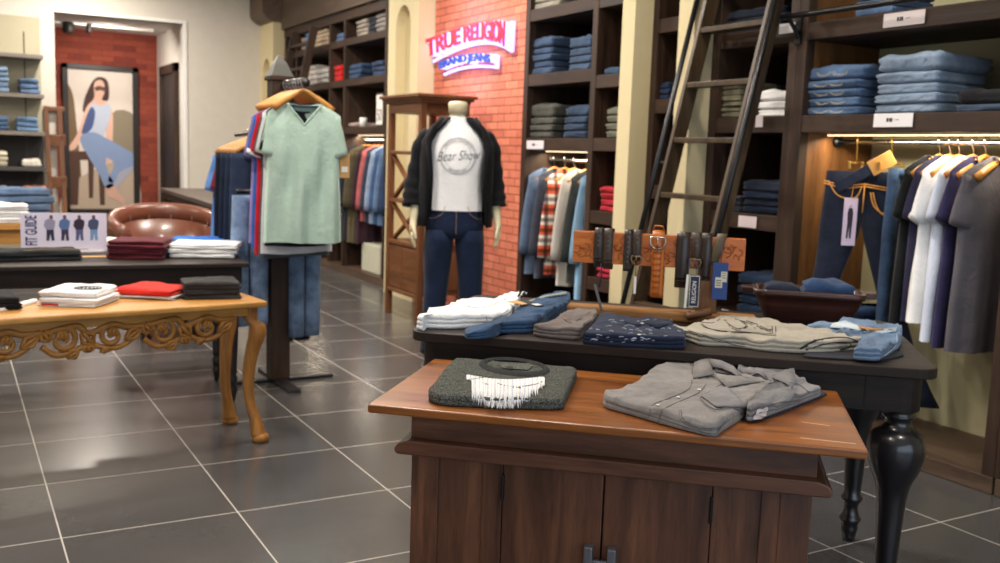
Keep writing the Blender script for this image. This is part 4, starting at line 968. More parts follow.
# jeans and tops on the other arms
pants('faded blue jeans hanging low to the right of the stand post', (RX+.135, RY-.06, 1.20), .25, cloth((112, 134, 166), fade=.3), .93, .19, .10, .03, 31, spread=.0)
pants('black jeans hanging behind the faded pair on the stand', (RX+.10, RY+.02, 1.20), .2, BLACKC, .97, .19, .10, .025, 32, spread=.0)
pants('light blue jeans hanging at the left of the stand post', (RX-.17, RY-.01, 1.08), .1, cloth((136, 160, 194), fade=.3), .74, .20, .11, .03, 33, spread=0)
M_CL = wood((176, 122, 66), (206, 156, 96), .45, 'x', 2)
GB = 'clothes on the rear arm of the garment stand'
rear = [(.22, (48, 60, 84), 'blue-black'), (.34, (40, 52, 76), 'indigo'), (.46, (36, 46, 66), 'dark indigo'), (.58, (30, 36, 50), 'navy black')]
for k, (y_, c, nm_) in enumerate(rear):
    px_ = (232, 228, 222, 217)[k]
    z_ = 1.43
    hanger('broad wooden trouser hanger of the '+nm_+' jeans', (RX, RY+y_, z_+.014), PI+.05, M_CL, 'trouser hangers on the rear arm', .42, .05)
    pants(nm_+' jeans hanging from the rear arm of the stand', (RX-.10, RY+y_-.01, z_-.12), .05, cloth(c), .95, .24, .14, .022, 50+k, GB, spread=0)
for k, (y_, c, nm_, w_) in enumerate(((.66, (58, 60, 66), 'charcoal', .38), (.74, (120, 44, 60), 'maroon', .42), (.82, (96, 140, 206), 'bright blue', .45))):
    hanger('wooden hanger of the '+nm_+' top on the rear arm', (RX+.04, RY+y_, 1.44), PI, M_HANG, 'top hangers on the rear arm', .4, .06)
    shirt(nm_+' top at the far end of the rear arm', (RX+.04, RY+y_, 1.35), .0, cloth(c), w_, .58, 'short', nd=.04, seed=70+k, group=GB, cat='shirt', name='hanging_shirt', D=.03)
# ------------------------------------------------------------------ loose folded clothes traced on their table tops
def slab(name, label, cat, pts, z, h, m, wr=.25, seed=1, group=None, edge=None, rings=15, per=5, layers=1, parent=None, wscale=9, taper=(1, 1)):
    """pts: (px, py, up) picture points of the outline, up = 0 on the table, 1 on the upper edge"""
    W3 = [at(p[0], p[1], z=z+(p[2] if len(p) > 2 else 0)*h) for p in pts]
    o = sum(W3, Vector())/len(W3); o.z = z
    pg = [Vector((p.x-o.x, p.y-o.y, 0)) for p in W3]
    for it in range(2): pg = [q for k in range(len(pg)) for q in (pg[k].lerp(pg[(k+1) % len(pg)], .2), pg[k].lerp(pg[(k+1) % len(pg)], .8))]
    us = [q.dot(TU) for q in pg]; ua, ub = min(us), max(us); out = []
    for k in range(len(pg)):
        a_, b_ = pg[k], pg[(k+1) % len(pg)]; m_ = max(1, int((b_-a_).length/.007))
        out += [a_.lerp(b_, t/m_) for t in range(m_)]
    # keep corners crisp: blend the spline with the polygon
    n = len(out); mb = MB(); vs = []; fs = []
    g_ = .972 if layers > 1 else 1.0
    prof = [(.97, 0), (.995, .08), (1, .2), (1, .3), (g_, .36), (.995, .42), (.997, .58), (g_, .64), (.992, .70), (.99, .86), (.965, .99)]
    prof = [(s_, t_) for s_, t_ in prof]
    prof += [(.965*(1-k/(rings-1)), 1.0) for k in range(1, rings-1)]
    for s, t in prof:
        for p in out:
            q = p*s; L = p.length
            w = noise.noise(Vector((q.x*wscale+seed, q.y*wscale, seed*1.3)))*.62+noise.noise(Vector((q.x*wscale*2.6, q.y*wscale*2.6+seed, 3)))*.38
            ridge = 1-abs(noise.noise(Vector((q.x*wscale*.8+seed*2, q.y*wscale*1.7, 9))))*2
            zz = t*h+(w*h*wr*.8+max(0, ridge-.5)*h*wr*1.9)*min(1, max(0, t-.25)*2)
            zz *= taper[0]+(taper[1]-taper[0])*min(1, max(0, (q.dot(TU)-ua)/(ub-ua)*1.6))
            vs.append((q.x+w*.004*t, q.y+w*.003*t, max(.0004, zz)))
    m_ = len(prof); vs.append((0, 0, h))
    for i in range(m_-1):
        for k in range(n): fs.append((i*n+k, i*n+(k+1) % n, (i+1)*n+(k+1) % n, (i+1)*n+k))
    for k in range(n): fs.append(((m_-1)*n+k, (m_-1)*n+(k+1) % n, len(vs)-1))
    fs.append(tuple(range(n))[::-1])
    mb.add(vs, fs); ob = mb.build(name, m, parent, True, loc=None if parent else o)
    if not parent: tag(ob, label, cat, group)
    tree = BVHTree.FromPolygons([Vector(v) for v in vs], fs)
    def on(px, py, up=1.0, lift=.0012, strict=False):
        cc = Vector((0, 0, H))-o; dr_ = (ROT @ Vector((px-500, -(py-281.5), -FPX))).normalized()
        hit = tree.ray_cast(cc, dr_)
        if hit[0] is None:
            if strict: return None
            p = at(px, py, z=z+h*.6)-o; return Vector((p.x, p.y, h*.6+lift))
        nn = hit[1] if hit[1].dot(dr_) < 0 else -hit[1]
        return hit[0]+nn*lift
    return ob, on, o
def line(mb, on, pts, r=.0009, step=4, lift=.0008):
    P2 = catmull([Vector((a, b, 0)) for a, b in pts], step, False)
    run = []
    for p in P2+[None]:
        q = on(p.x, p.y, 1.0, lift, True) if p is not None else None
        if q is None or (run and (q-run[-1]).length > .05):
            if len(run) > 1: mb.tube(run, r, 4)
            run = []
        if q is not None: run.append(q)
    return mb
def patch(on, pts, lift=.002, n=10):
    """small cloth patch draped over: pts = four picture corners tl tr br bl"""
    a, b, c, d = [Vector((p[0], p[1], 0)) for p in pts]; vs = []; fs = []
    for j in range(n+1):
        for i in range(n+1):
            s, t = i/n, j/n; q = (a*(1-s)+b*s)*(1-t)+(d*(1-s)+c*s)*t; vs.append(on(q.x, q.y, 1.0, lift))
    for j in range(n):
        for i in range(n): k = j*(n+1)+i; fs.append((k, k+1, k+n+2, k+n+1))
    return vs, fs
def button(on, px, py, par, m=None, r=.0045):
    p = on(px, py, 1, .003); MB().lathe([(.001, -.002), (r, -.0015), (r, .0008), (r*.6, .0004), (.0005, .0004)], p, 12).build('button', m or plain((226, 222, 210), .35), par, True)

# dark sweater with white fringe graphic
M_KNIT = heather((40, 44, 42), (98, 100, 94)); M_RIB = heather((36, 38, 38), (58, 60, 60))
sw, on, o = slab('folded_sweater', 'dark heather grey folded sweater with white fringed graphic on the brown cabinet', 'sweater',
                 [(429, 402, 0), (428, 392, .5), (433, 383, 1), (446, 366, 1), (456, 357, 1), (470, 358, 1), (500, 361, 1), (540, 364, 1), (575, 366, 1), (578, 369, 1), (571, 385, .8), (566, 400, .4), (563, 411, 0), (520, 410, 0), (475, 408, 0), (440, 406.5, 0)], ZC, .027, M_KNIT, .12, 3, per=4)
def ell(cx, cy, rx, ry, lf, sk_=.09): return [on(cx+rx*math.cos(a), cy+ry*math.sin(a)+sk_*rx*math.cos(a), 1.0, lf) for a in [2*PI*k/32 for k in range(32)]]
MB().loft([ell(514.5, 367.5, 35.5, 8.6, .001), ell(514.5, 367.3, 33.5, 7.8, .006), ell(514.5, 366.7, 30, 6.2, .006), ell(514.5, 366.4, 28, 5.3, .001)], False).build('ribbed_collar', M_RIB, sw, True)
MB().add(*patch(on, ((498, 364), (534, 366), (528, 371), (502, 369)), .0035)).build('inner_back', heather((56, 60, 58), (110, 112, 106)), sw, True)
MB().add(*patch(on, ((506, 368), (513, 368.4), (513, 371), (507, 371)), .006, 3)).build('neck_label', BLACKC, sw)
fr = MB(); fr2 = MB(); r = rng(4)
for i in range(76):
    t = i/75; x = 467+t*77; top = 375.5+6.5*math.sin(PI*t)-.0+1.5*t; 
    top = 376+3.5*math.sin(PI*min(1, t*1.05))+2.5*t
    bot = (382+27*math.sin(PI*(.10+.80*t))**.5)-(7*t if t > .7 else 0); bot += r.uniform(-3.5, 2)
    if t < .06: bot = top+5
    if t > .93: bot = top+r.uniform(8, 12)
    pts = [on(x+(k/5)*(r.uniform(-.4, .4)), top+(bot-top)*k/5, 1.0-.35*max(0, (top+(bot-top)*k/5-400)/10), .0026+.0008*(i % 3)) for k in range(6)]
    (fr if i % 4 else fr2).tube(pts, [.0022, .0022, .0021, .0019, .0014, .0006], 5, flat=.5)
fr.build('fringe_graphic', cloth((236, 234, 232), fade=.04), sw, True); fr2.build('fringe_graphic', cloth((204, 206, 222), fade=.05), sw, True)
bl = MB(); line(bl, on, ((471, 381), (490, 379), (497, 385), (515, 388.5), (535, 386), (542, 383)), .0016, 5, .004); line(bl, on, ((480, 384), (488, 386)), .0013, 4, .004); line(bl, on, ((512, 389), (522, 389.5)), .0016, 4, .004)
bl.build('dark_stripes', M_RIB, sw)

# grey chambray shirts
M_CH = cloth((134, 130, 128), fade=.14, weave=1400, big=12); M_CH2 = cloth((128, 126, 128), fade=.14, weave=1400)
M_ST = plain((84, 82, 86), .8)
sh2, on2, _ = slab('folded_shirt', 'grey folded shirt with rolled collar partly under the front chambray shirt', 'shirt',
                   [(735, 372, 1), (742, 363, 1), (750, 362, 1), (766, 367, 1), (790, 367, 1), (797, 376, 1), (815, 384, 1), (822, 388, .8), (818, 398, 0), (790, 409, 0), (760, 420, 0), (745, 423, 0), (748, 405, .5), (775, 386, 1), (765, 378, 1)], ZC+.006, .028, M_CH2, .5, 6, layers=2, per=4, group='grey shirts on the brown cabinet')
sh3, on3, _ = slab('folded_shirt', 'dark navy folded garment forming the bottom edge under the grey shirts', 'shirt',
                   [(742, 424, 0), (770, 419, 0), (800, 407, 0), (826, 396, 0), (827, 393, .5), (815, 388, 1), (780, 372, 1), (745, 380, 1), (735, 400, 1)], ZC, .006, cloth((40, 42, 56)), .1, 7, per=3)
sh1, on1, _ = slab('folded_shirt', 'grey chambray button-down shirt with chest pocket folded on the brown cabinet', 'shirt',
                   [(604, 409, 0), (603, 400, .4), (605, 389, 1), (622, 388, 1), (640, 379, 1), (655, 366, 1), (672, 361, 1), (692, 362, 1), (706, 360, 1), (730, 368, 1), (755, 376, 1), (772, 381, 1), (774, 386, .9), (755, 402, .6), (738, 418, .4), (722, 430, .2), (716, 439, 0), (690, 433, 0), (660, 425, 0), (630, 416, 0)], ZC, .034, M_CH, .20, 5, layers=1, per=4, group='grey shirts on the brown cabinet')
dt = MB()
line(dt, on1, ((706, 384), (700, 392), (688, 398), (672, 405), (662, 411), (658, 424)), .0008)
line(dt, on1, ((692, 380), (690, 388), (680, 394), (665, 400), (652, 406), (648, 421)), .0008)
line(dt, on1, ((690, 362), (692, 372), (694, 378)), .0009)
line(dt, on1, ((606, 401), (640, 412), (680, 425), (714, 434), (722, 425), (752, 400), (772, 385)), .0010)
line(dt, on1, ((681, 410), (684, 420), (700, 428), (722, 427)), .0009); line(dt, on1, ((679, 410), (682, 421), (700, 430), (721, 429)), .0006)
line(dt, on1, ((700, 398), (722, 384), (740, 381)), .0007)
dt.build('seams', M_ST, sh1)
MB().add(*patch(on1, ((701, 397), (727, 388), (748, 408), (716, 408)), .0035)).build('pocket_flap', M_CH2, sh1, True, solid=.003)
dt = MB(); line(dt, on1, ((700, 399), (706, 406), (716, 411), (728, 409), (748, 412)), .0014, 4, .004); dt.build('flap_edge', M_ST, sh1)
for x, y in ((658, 406), (678, 398), (699, 390.5), (719, 406)): button(on1, x, y, sh1)
# collar: two raised leaves and a band
def leafmesh(P3, lift0=.0):
    return P3
def quadsheet(rows, name, m, par, th=.003):
    mb = MB(); mb.loft([[Vector(p) for p in r_] for r_ in rows], False, False); return mb.build(name, m, par, True, solid=th)
def lift(on, px, py, h): p = on(px, py+h*400, 1.0, 0); return Vector((p.x, p.y, p.z+h))
quadsheet([[lift(on1, 707, 357, .022), lift(on1, 711, 366, .016), lift(on1, 714, 374, .008)], [lift(on1, 700, 359, .017), lift(on1, 702, 367, .011), lift(on1, 703, 376, .005)], [lift(on1, 694, 362, .008), lift(on1, 693, 370, .005), lift(on1, 693, 378, .003)]], 'collar', M_CH, sh1, .002)
quadsheet([[lift(on1, 707, 357, .022), lift(on1, 720, 359, .022), lift(on1, 733, 365, .020), lift(on1, 742, 375, .012)], [lift(on1, 711, 366, .010), lift(on1, 722, 368, .010), lift(on1, 732, 372, .009), lift(on1, 741, 379, .005)]], 'collar_band', M_CH2, sh1, .002)
quadsheet([[lift(on1, 714, 373, .009), lift(on1, 727, 375, .012), lift(on1, 742, 376, .013), lift(on1, 754, 378, .010)], [lift(on1, 720, 380, .006), lift(on1, 734, 380, .007), lift(on1, 748, 380, .007), lift(on1, 758, 380, .006)], [lift(on1, 727, 387, .003), lift(on1, 742, 384, .004), lift(on1, 756, 382, .004), lift(on1, 766, 381, .003)]], 'collar', M_CH, sh1, .002)
MB().add(*patch(on1, ((713, 366), (738, 372), (738, 377), (716, 373)), .003)).build('inner_yoke', cloth((84, 80, 80)), sh1, True)
quadsheet([[lift(on2, 742, 368, .012), lift(on2, 750, 366, .016), lift(on2, 764, 372, .01)], [lift(on2, 738, 376, .004), lift(on2, 752, 377, .006), lift(on2, 768, 381, .004)]], 'collar', M_CH2, sh2)
quadsheet([[lift(on2, 786, 369, .012), lift(on2, 792, 370, .012), lift(on2, 796, 380, .006)], [lift(on2, 772, 377, .004), lift(on2, 784, 382, .006), lift(on2, 792, 388, .003)]], 'collar', M_CH2, sh2)
dt = MB(); line(dt, on2, ((768, 384), (784, 383), (800, 386), (808, 393)), .0012, 4, .003); line(dt, on2, ((755, 415), (775, 404), (800, 400)), .0012, 4, .003); dt.build('seams', M_ST, sh2)
MB().add(*patch(on2, ((756, 410), (767, 408), (764, 418), (752, 419)), .004, 4)).build('size_label', plain((206, 196, 196), .6), sh2)

# things on the black table
GBT = 'folded clothes along the front of the black table'
wh, on, _ = slab('folded_jeans', 'white folded jeans with kraft hang tag at the left end of the black table', 'jeans',
                 [(418, 328, 0), (416, 323, .5), (424, 318, 1), (428, 307, 1), (445, 306, 1), (462, 299, 1), (472, 298, 1), (495, 299, 1), (515, 291, 1), (522, 292, 1), (516, 304, 1), (508, 314, .8), (494, 325, .2), (487, 327, 0), (465, 329, 0), (440, 329.5, 0)], ZT, .042, WHITE, .16, 11, layers=2, per=4)
dt = MB(); line(dt, on, ((460, 303), (470, 307), (482, 308), (495, 304), (510, 297)), .001); line(dt, on, ((486, 316), (488, 324)), .001); line(dt, on, ((490, 322), (505, 312), (516, 303)), .0014); line(dt, on, ((494, 324), (508, 314), (518, 304)), .0014)
dt.build('seams', plain((150, 146, 150), .8), wh)
bj, on, _ = slab('folded_jeans', 'mid-blue folded jeans beside the white pair on the black table', 'jeans',
                 [(464, 331, 0), (465, 326, 1), (495, 324, 1), (512, 311, 1), (522, 303, 1), (545, 296, 1), (566, 292, 1), (571, 295, 1), (570, 306, .6), (560, 314, .4), (548, 320, .3), (540, 329, .1), (530, 334, 0), (500, 334, 0)], ZT, .044, cloth((54, 80, 112), fade=.22), .25, 12, layers=2, taper=(.28, 1))
dt = MB(); line(dt, on, ((533, 332), (545, 322), (560, 310), (569, 300)), .0022, 4, -.001); line(dt, on, ((531, 327), (543, 318), (556, 308)), .0016, 4, .0)
dt.build('folded_edge', cloth((24, 36, 56)), bj)
quadsheet([[lift(on, 520, 303, .004), lift(on, 545, 295, .005), lift(on, 566, 291, .006)], [lift(on, 521, 305, .002), lift(on, 546, 297, .002), lift(on, 567, 294, .002)]], 'waistband_edge', cloth((150, 158, 156)), bj)
for nm, lab, a, b_, w_, c_ in (('hang_tag', 'kraft brown hang tag lying on the white and blue jeans', (512, 301), (527, 304), .05, M_KRAFT), ('hang_tag', 'dark grey hang tag beside the kraft one on the blue jeans', (521, 300), (540, 306), .036, cloth((52, 50, 50)))):
    p, q = at(*a, z=ZT+.058), at(*b_, z=ZT+.056); e = E(nm, lab, 'tag', p); MB().bar((0, 0, 0), q-p, w_, .002).build('tag_card', c_, e)
    if 'dark' in lab: MB().bar((q-p)*.72+Vector((0, 0, .0015)), (q-p)*.93+Vector((0, 0, .0015)), w_*.7, .0012).build('tag_sticker', M_CARD, e)
kd = E('tag_cord', 'small knotted black and white cord on the folded white jeans', 'cord', at(523, 295, z=ZT+.066))
MB().tube([(-.02, 0, -.004), (-.008, .008, .004), (.004, -.004, .008), (.014, .004, .0), (.006, .012, -.002)], .0035, 6).build('black_cord', BLACKC, kd, True)
MB().tube([(-.012, -.008, .002), (0, .004, .010), (.012, -.006, .006)], .003, 6).build('white_cord', WHITE, kd, True)
gj, on, _ = slab('folded_trousers', 'taupe grey folded trousers between blue jeans and navy shirt', 'trousers',
                 [(530, 336, 0), (544, 327, .6), (552, 320, 1), (572, 309, 1), (580, 307, 1), (597, 309, 1), (598, 313, 1), (592, 324, .7), (585, 329, .5), (581, 338, .1), (577, 341, 0), (555, 339, 0)], ZT, .036, cloth((112, 102, 98), fade=.12), .2, 13, layers=2, per=4)
dt = MB(); line(dt, on, ((562, 318), (572, 323), (590, 312)), .0009); line(dt, on, ((579, 338), (581, 330), (590, 322), (595, 314)), .0022, 4, -.001); dt.build('seams', cloth((48, 44, 44)), gj)
M_NV = cloth((34, 42, 64), fade=.14)
nv, on, _ = slab('folded_shirt', 'navy folded shirt with small pale printed motifs and collar', 'shirt',
                 [(582, 344, 0), (583, 337, .6), (592, 325, 1), (600, 313, 1), (607, 311, 1), (626, 317, 1), (650, 317, 1), (672, 319, 1), (675, 325, 1), (686, 334, .8), (686, 345, .2), (684, 350, 0), (650, 349, 0), (615, 347, 0)], ZT, .036, M_NV, .14, 14, layers=2, per=4)
mo = MB(); r = rng(9)
for k in range(46):
    x, y = r.uniform(590, 680), r.uniform(318, 340)
    if x < 600 and y < 325: continue
    a = r.uniform(-.5, .5); L = r.uniform(1.5, 3)
    line(mo, on, ((x-L, y+a), (x, y-.5), (x+L, y-a)), .0011, 3, .0012)
for k in range(9): 
    x, y = r.uniform(592, 676), r.uniform(338, 345); mo.tube([on(x-1.5, y-2, .9, .001), on(x+1.5, y-2.2, .9, .001)], .0011, 4)
mo.build('printed_motifs', plain((170, 180, 196), .8), nv)
dt = MB(); line(dt, on, ((634, 322), (641, 328), (640, 340)), .0008); line(dt, on, ((646, 322), (650, 328), (652, 342)), .0008); dt.build('placket_seams', plain((84, 90, 120), .8), nv)
for x, y in ((639, 335), (642, 324)): button(on, x, y, nv, r=.005)
quadsheet([[lift(on, 624, 319, .008), lift(on, 634, 320, .008), lift(on, 640, 323, .004)], [lift(on, 627, 323, .003), lift(on, 636, 325, .003), lift(on, 641, 326, .002)]], 'collar', M_NV, nv)
quadsheet([[lift(on, 643, 321, .006), lift(on, 655, 319, .009), lift(on, 672, 320, .006)], [lift(on, 648, 324, .002), lift(on, 658, 328, .003), lift(on, 673, 322, .002)]], 'collar', M_NV, nv)
# pale grey jeans with black stitching
M_GJ = cloth((172, 164, 150), fade=.10)
pj, on, _ = slab('folded_jeans', 'pale grey folded jeans with bold black stitching on the black table', 'jeans',
                 [(671, 327, 1), (672, 334, .3), (690, 338, .4), (700, 344, .2), (730, 347, 0), (752, 350, 0), (760, 351.5, 0), (800, 354, 0), (830, 354, 0), (850, 352, 0), (862, 348, .3), (867, 341, .8), (850, 334, 1), (820, 329, 1), (790, 325, 1), (772, 321, 1), (748, 317, 1), (720, 317, 1), (702, 321, 1), (690, 326, 1)], ZT, .034, M_GJ, .3, 15, layers=2, per=4, rings=18)
dt = MB(); BS = plain((34, 30, 30), .8)
for off in (0, 1.6):
    line(dt, on, ((701+off, 324), (706+off, 328), (722, 331+off*.4), (742, 332+off*.4), (776, 334.5+off)), .0012)
    line(dt, on, ((724+off, 320), (730, 325+off), (738, 329+off), (746+off, 326), (740+off, 321)), .0012)
    line(dt, on, ((746+off, 321), (756, 324+off), (764, 328+off), (771, 331+off)), .0012)
    line(dt, on, ((688, 330+off), (700, 334+off), (720, 340+off), (745, 345+off)), .0010)
line(dt, on, ((775.5, 326.5), (776, 334)), .0012); line(dt, on, ((772, 326.5), (772.5, 333)), .0012); line(dt, on, ((760, 329), (772, 330)), .0012); line(dt, on, ((676, 329), (690, 332)), .0012)
line(dt, on, ((700, 322), (712, 323), (720, 319)), .0011); line(dt, on, ((735, 319), (750, 324), (756, 330)), .0011)
dt.build('black_stitching', BS, pj)
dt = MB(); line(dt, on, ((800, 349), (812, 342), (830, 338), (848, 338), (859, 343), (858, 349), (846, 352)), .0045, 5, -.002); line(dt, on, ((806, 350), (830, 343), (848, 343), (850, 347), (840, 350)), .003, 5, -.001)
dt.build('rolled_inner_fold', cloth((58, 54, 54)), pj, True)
lj, on, _ = slab('folded_jeans', 'light blue folded jeans with whitish waistband at the right end of the black table', 'jeans',
                 [(800, 324, 1), (830, 325, 1), (845, 320, 1), (868, 322, 1), (885, 327, 1), (900, 325, 1), (903, 331, .9), (900, 342, .6), (893, 350, .3), (884, 357, .1), (878, 362, 0), (850, 360, 0), (862, 352, .4), (869, 342, 1), (840, 332, 1)], ZT+.006, .033, cloth((112, 134, 162), fade=.25), .45, 16, layers=2, per=4)
quadsheet([[lift(on, 832, 323, .006), lift(on, 845, 320, .008), lift(on, 860, 326, .006), lift(on, 880, 329, .006), lift(on, 897, 327, .006)], [lift(on, 830, 327, .003), lift(on, 850, 328, .004), lift(on, 866, 332, .003), lift(on, 882, 333, .003), lift(on, 896, 331, .003)]], 'waistband', cloth((190, 204, 214), fade=.12), lj)
quadsheet([[lift(on, 858, 325, .010), lift(on, 870, 327.5, .010), lift(on, 882, 328, .010)], [lift(on, 860, 327, .008), lift(on, 872, 329.5, .008), lift(on, 884, 330, .008)]], 'leather_patch', plain((190, 130, 70), .6), lj)
dt = MB(); line(dt, on, ((868, 332), (876, 331.5), (884, 332)), .0012); line(dt, on, ((896, 332), (896, 345), (884, 356)), .0009); dt.build('seams', plain((210, 216, 222), .8), lj)
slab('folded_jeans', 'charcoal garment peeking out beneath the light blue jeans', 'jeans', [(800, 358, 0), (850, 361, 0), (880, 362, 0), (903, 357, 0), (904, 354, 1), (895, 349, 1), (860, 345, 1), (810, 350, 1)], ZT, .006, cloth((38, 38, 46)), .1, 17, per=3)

# belt stand
bs = E('belt_stand', 'wooden belt stand with carved orange cross beam on the black table', 'stand', T(.70, .56, ZT), TA)
M_OR = wood((168, 84, 30), (208, 122, 54), .35, 'x', 2.2, .2); M_LOG = wood((130, 86, 44), (172, 124, 70), .5, 'x', 1.4)
bzl, bzh = .985-ZT, 1.095-ZT
MB().bb(-.275, .31, -.018, .018, bzl, bzh).build('cross_beam', M_OR, bs, bevel=.003)
cvm = MB(); r = rng(12)
for k in range(54):
    x = -.262+k*.0104; z0 = (bzl+bzh)/2+r.uniform(-.03, .03); R0 = r.uniform(.008, .024); a0 = r.uniform(0, 6)
    cvm.tube([Vector((x+R0*math.cos(a0+t*.55)*(1-t*.07), -.0185, z0+R0*math.sin(a0+t*.55)*(1-t*.07))) for t in range(9)], .0028, 5)
cvm.build('carving_relief', wood((140, 66, 22), (186, 104, 44), .4, 'x', 2.5), bs, True)
MB().bb(-.33, .36, -.04, .035, 0.0, .036).build('base_log', M_LOG, bs, bevel=.010, seg=3)
MB().bb(.155, .225, -.022, .028, .036, bzl+.03).build('upright', wood((92, 60, 36), (132, 90, 54), .5, 'z'), bs, bevel=.004)
MB().tube([(.135, -.03, .028), (.135, -.06, .026), (.21, -.065, .05)], .014, 10).build('wooden_peg', wood((70, 44, 26), (110, 74, 44), .5, 'x'), bs, True)
# belts: closed loops over the beam, each its own thing
def belt(label, u, w, drop, m, th=.004, studs=None, buckle=None, tilt=0, back=.0, end=False, coil=False):
    e = E('leather_belt', label, 'belt', T(.70+u, .56, ZT+bzh), TA)
    top = .006; f = -.024-back; bk = .026+back
    pts = [(0, f, -drop), (0, f-.004, -drop*.5), (0, f, -.01), (0, f*.6, top+.003), (0, 0, top+.005+back*.3), (0, bk*.6, top+.003), (0, bk, -.01), (0, bk+.004, -drop*.5), (0, bk, -drop)]
    if coil: pts = pts+[(0, bk*.5, -drop-.022), (0, f*.3, -drop-.026), (0, f, -drop)]
    P_ = catmull([Vector(p) for p in pts], 5, False); mb = MB(); r1 = []; r2 = []
    for p in P_:
        k = p.z/(drop+1e-6); x = tilt*k
        r1.append(Vector((x-w/2, p.y, p.z))); r2.append(Vector((x+w/2, p.y, p.z)))
    mb.loft([r1, r2], False, False); mb.build('strap', m, e, True, solid=th)
    if studs:
        sm = MB()
        for k in range(5): sm.lathe([(.001, -.001), (.004, 0), (.001, .0015)], (0, 0, 0), 8)
        sm = MB()
        for k in range(studs): sm.box((tilt*(-.012-k*.017)/drop, f-.005, -.012-k*.017), (.006, .003, .006))
        sm.build('metal_studs', plain((120, 100, 80), .35, .8), e)
    if buckle:
        bz, br, bc = buckle; q = MB()
        q.tube([(br*math.cos(a), f-.010, bz+br*1.05*math.sin(a)) for a in [math.radians(180+180*k/12) for k in range(13)]]+[(br*.9, f-.010, bz+br*.5), (-br*.9, f-.010, bz+br*.5)], .0035, 8, closed=True)
        q.tube([(0, f-.012, bz+br*.5), (0, f-.013, bz-br*.9)], .0026, 6)
        q.build('buckle', bc, e, True)
    return e
BK = plain((44, 34, 30), .35, 0); BKB = plain((58, 44, 36), .4); OLV = plain((84, 70, 48), .5); ORB = plain((196, 108, 40), .4)
SIL = plain((176, 170, 160), .25, 1); BRS = plain((120, 104, 84), .3, 1)
GBL = 'belts draped over the carved beam'
belt('dark leather belt nearest the left end of the carved beam', -.186, .031, .095, BK, coil=True, studs=3)
belt('dark leather belt looped right beside the leftmost one', -.152, .032, .10, BKB, coil=True, studs=4)
belt('studded black belt left of the round-buckled one', -.084, .028, .13, BK, studs=6)
belt('black belt with round silver buckle left of the orange belt', -.053, .029, .09, BKB, buckle=(-.085, .017, BRS), studs=2)
bo_ = belt('orange tooled leather belt with large silver buckle hanging in the middle', .018, .040, .215, ORB, buckle=(-.020, .026, SIL), tilt=-.004, back=.006)
tl = MB()
for s in (-1, 0, 1):
    for k in range(9): tl.tube([(s*.009+.003*math.cos(a), -.037, -.04-.02*k+.004*math.sin(a)) for a in (0, 1.6, 3.1, 4.7)], .0013, 4, closed=True)
for s in (-1, 1): tl.tube([(s*.0145, -.037, -.02), (s*.0145-.003, -.037, -.21)], .0009, 4)
tl.build('tooled_pattern', plain((150, 72, 22), .5), bo_)
MB().tube([(-.02, -.01, .012), (-.014, -.012, .03), (.012, -.012, .03), (.02, -.01, .012)], .003, 8).build('second_buckle', plain((170, 100, 50), .3, .8), bo_, True)
belt('dark brown belt hanging low left of the olive-brown belt', .103, .046, .15, BK, coil=True)
belt('brown studded belt with silver ring buckle above the navy hang tag', .147, .032, .075, BKB, buckle=(-.085, .018, BRS), studs=2)
belt('very dark belt behind the ring-buckled belt', .182, .034, .14, BK, coil=True)
belt('olive brown belt tied at the right of the beam above the blue tag', .228, .032, .085, OLV, tilt=.022, coil=True)
# hanging tags
def htag(label, u, v, z, w, L, c, lean=0, nm='hang_tag'):
    e = E(nm, label, 'tag', T(.70+u, .56+v, ZT+z), TA)
    MB().bar((0, 0, 0), (lean, 0, -L), .0018, w, (1, 0, 0)).build('tag_card', c, e, bevel=.0006)
    MB().tube([(0, 0, -.004), (0, .004, .03), (0, .012, .055)], .0012, 5).build('string', plain((40, 50, 90), .7), e, True)
    return e
t1 = htag('navy hang tag with white border and vertical lettering on the belts', .152, -.055, .168, .036, .11, plain((30, 34, 56), .5), -.006)
fm = MB()
for x0, x1, z0, z1 in ((-.016, .016, -.004, -.002), (-.016, .016, -.108, -.106), (-.016, -.0145, -.108, -.002), (.0145, .016, -.108, -.002)): fm.bb(x0-.003*(-z0/.11)*1, x1-.003, -.0022, -.001, z0, z1)
fm.build('tag_border', M_CARD, t1)
vs, fs = text_on('RELIGION', .074, .014); MB().add([(-v.y-.004, -.0018-v.z*.5, v.x-.058) for v in vs], fs).build('tag_lettering', M_CARD, t1)
htag('thin white edge-on hang tag left of the navy lettered one', .125, -.050, .168, .008, .115, M_CARD, -.004)
t2 = htag('bright blue hang tag with price stickers at the right of the beam', .232, -.052, .215, .050, .125, plain((26, 62, 124), .5), .0)
MB().bb(.002, .022, -.003, -.001, -.065, -.03).bb(-.016, .008, -.0035, -.001, -.085, -.05).build('price_sticker', plain((200, 196, 176), .6), t2)
st_ = MB()
for k in range(3): st_.bb(-.013, .004, -.0042, -.0034, -.062-k*.008, -.059-k*.008); st_.bb(.005, .019, -.0038, -.003, -.036-k*.008, -.034-k*.008)
st_.build('sticker_print', plain((60, 70, 90), .6), t2)
htag('small pale tag hanging beneath the round-buckled belt', -.052, -.040, .15, .008, .06, M_CARD)
sp = E('dangling_strap', 'navy cord with grey metal end hanging from the leftmost belts', 'cord', T(.70-.172, .56-.045, ZT+.19), TA)
MB().tube([(0, 0, 0), (.004, 0, -.03), (-.002, 0, -.085)], .006, 6, flat=.4).build('navy_cord', plain((40, 40, 84), .6), sp, True)
MB().bar((-.018, -.004, -.075), (.012, -.01, -.165), .004, .009, (1, 0, 0)).build('metal_end', plain((120, 116, 116), .35, .7), sp, bevel=.001)

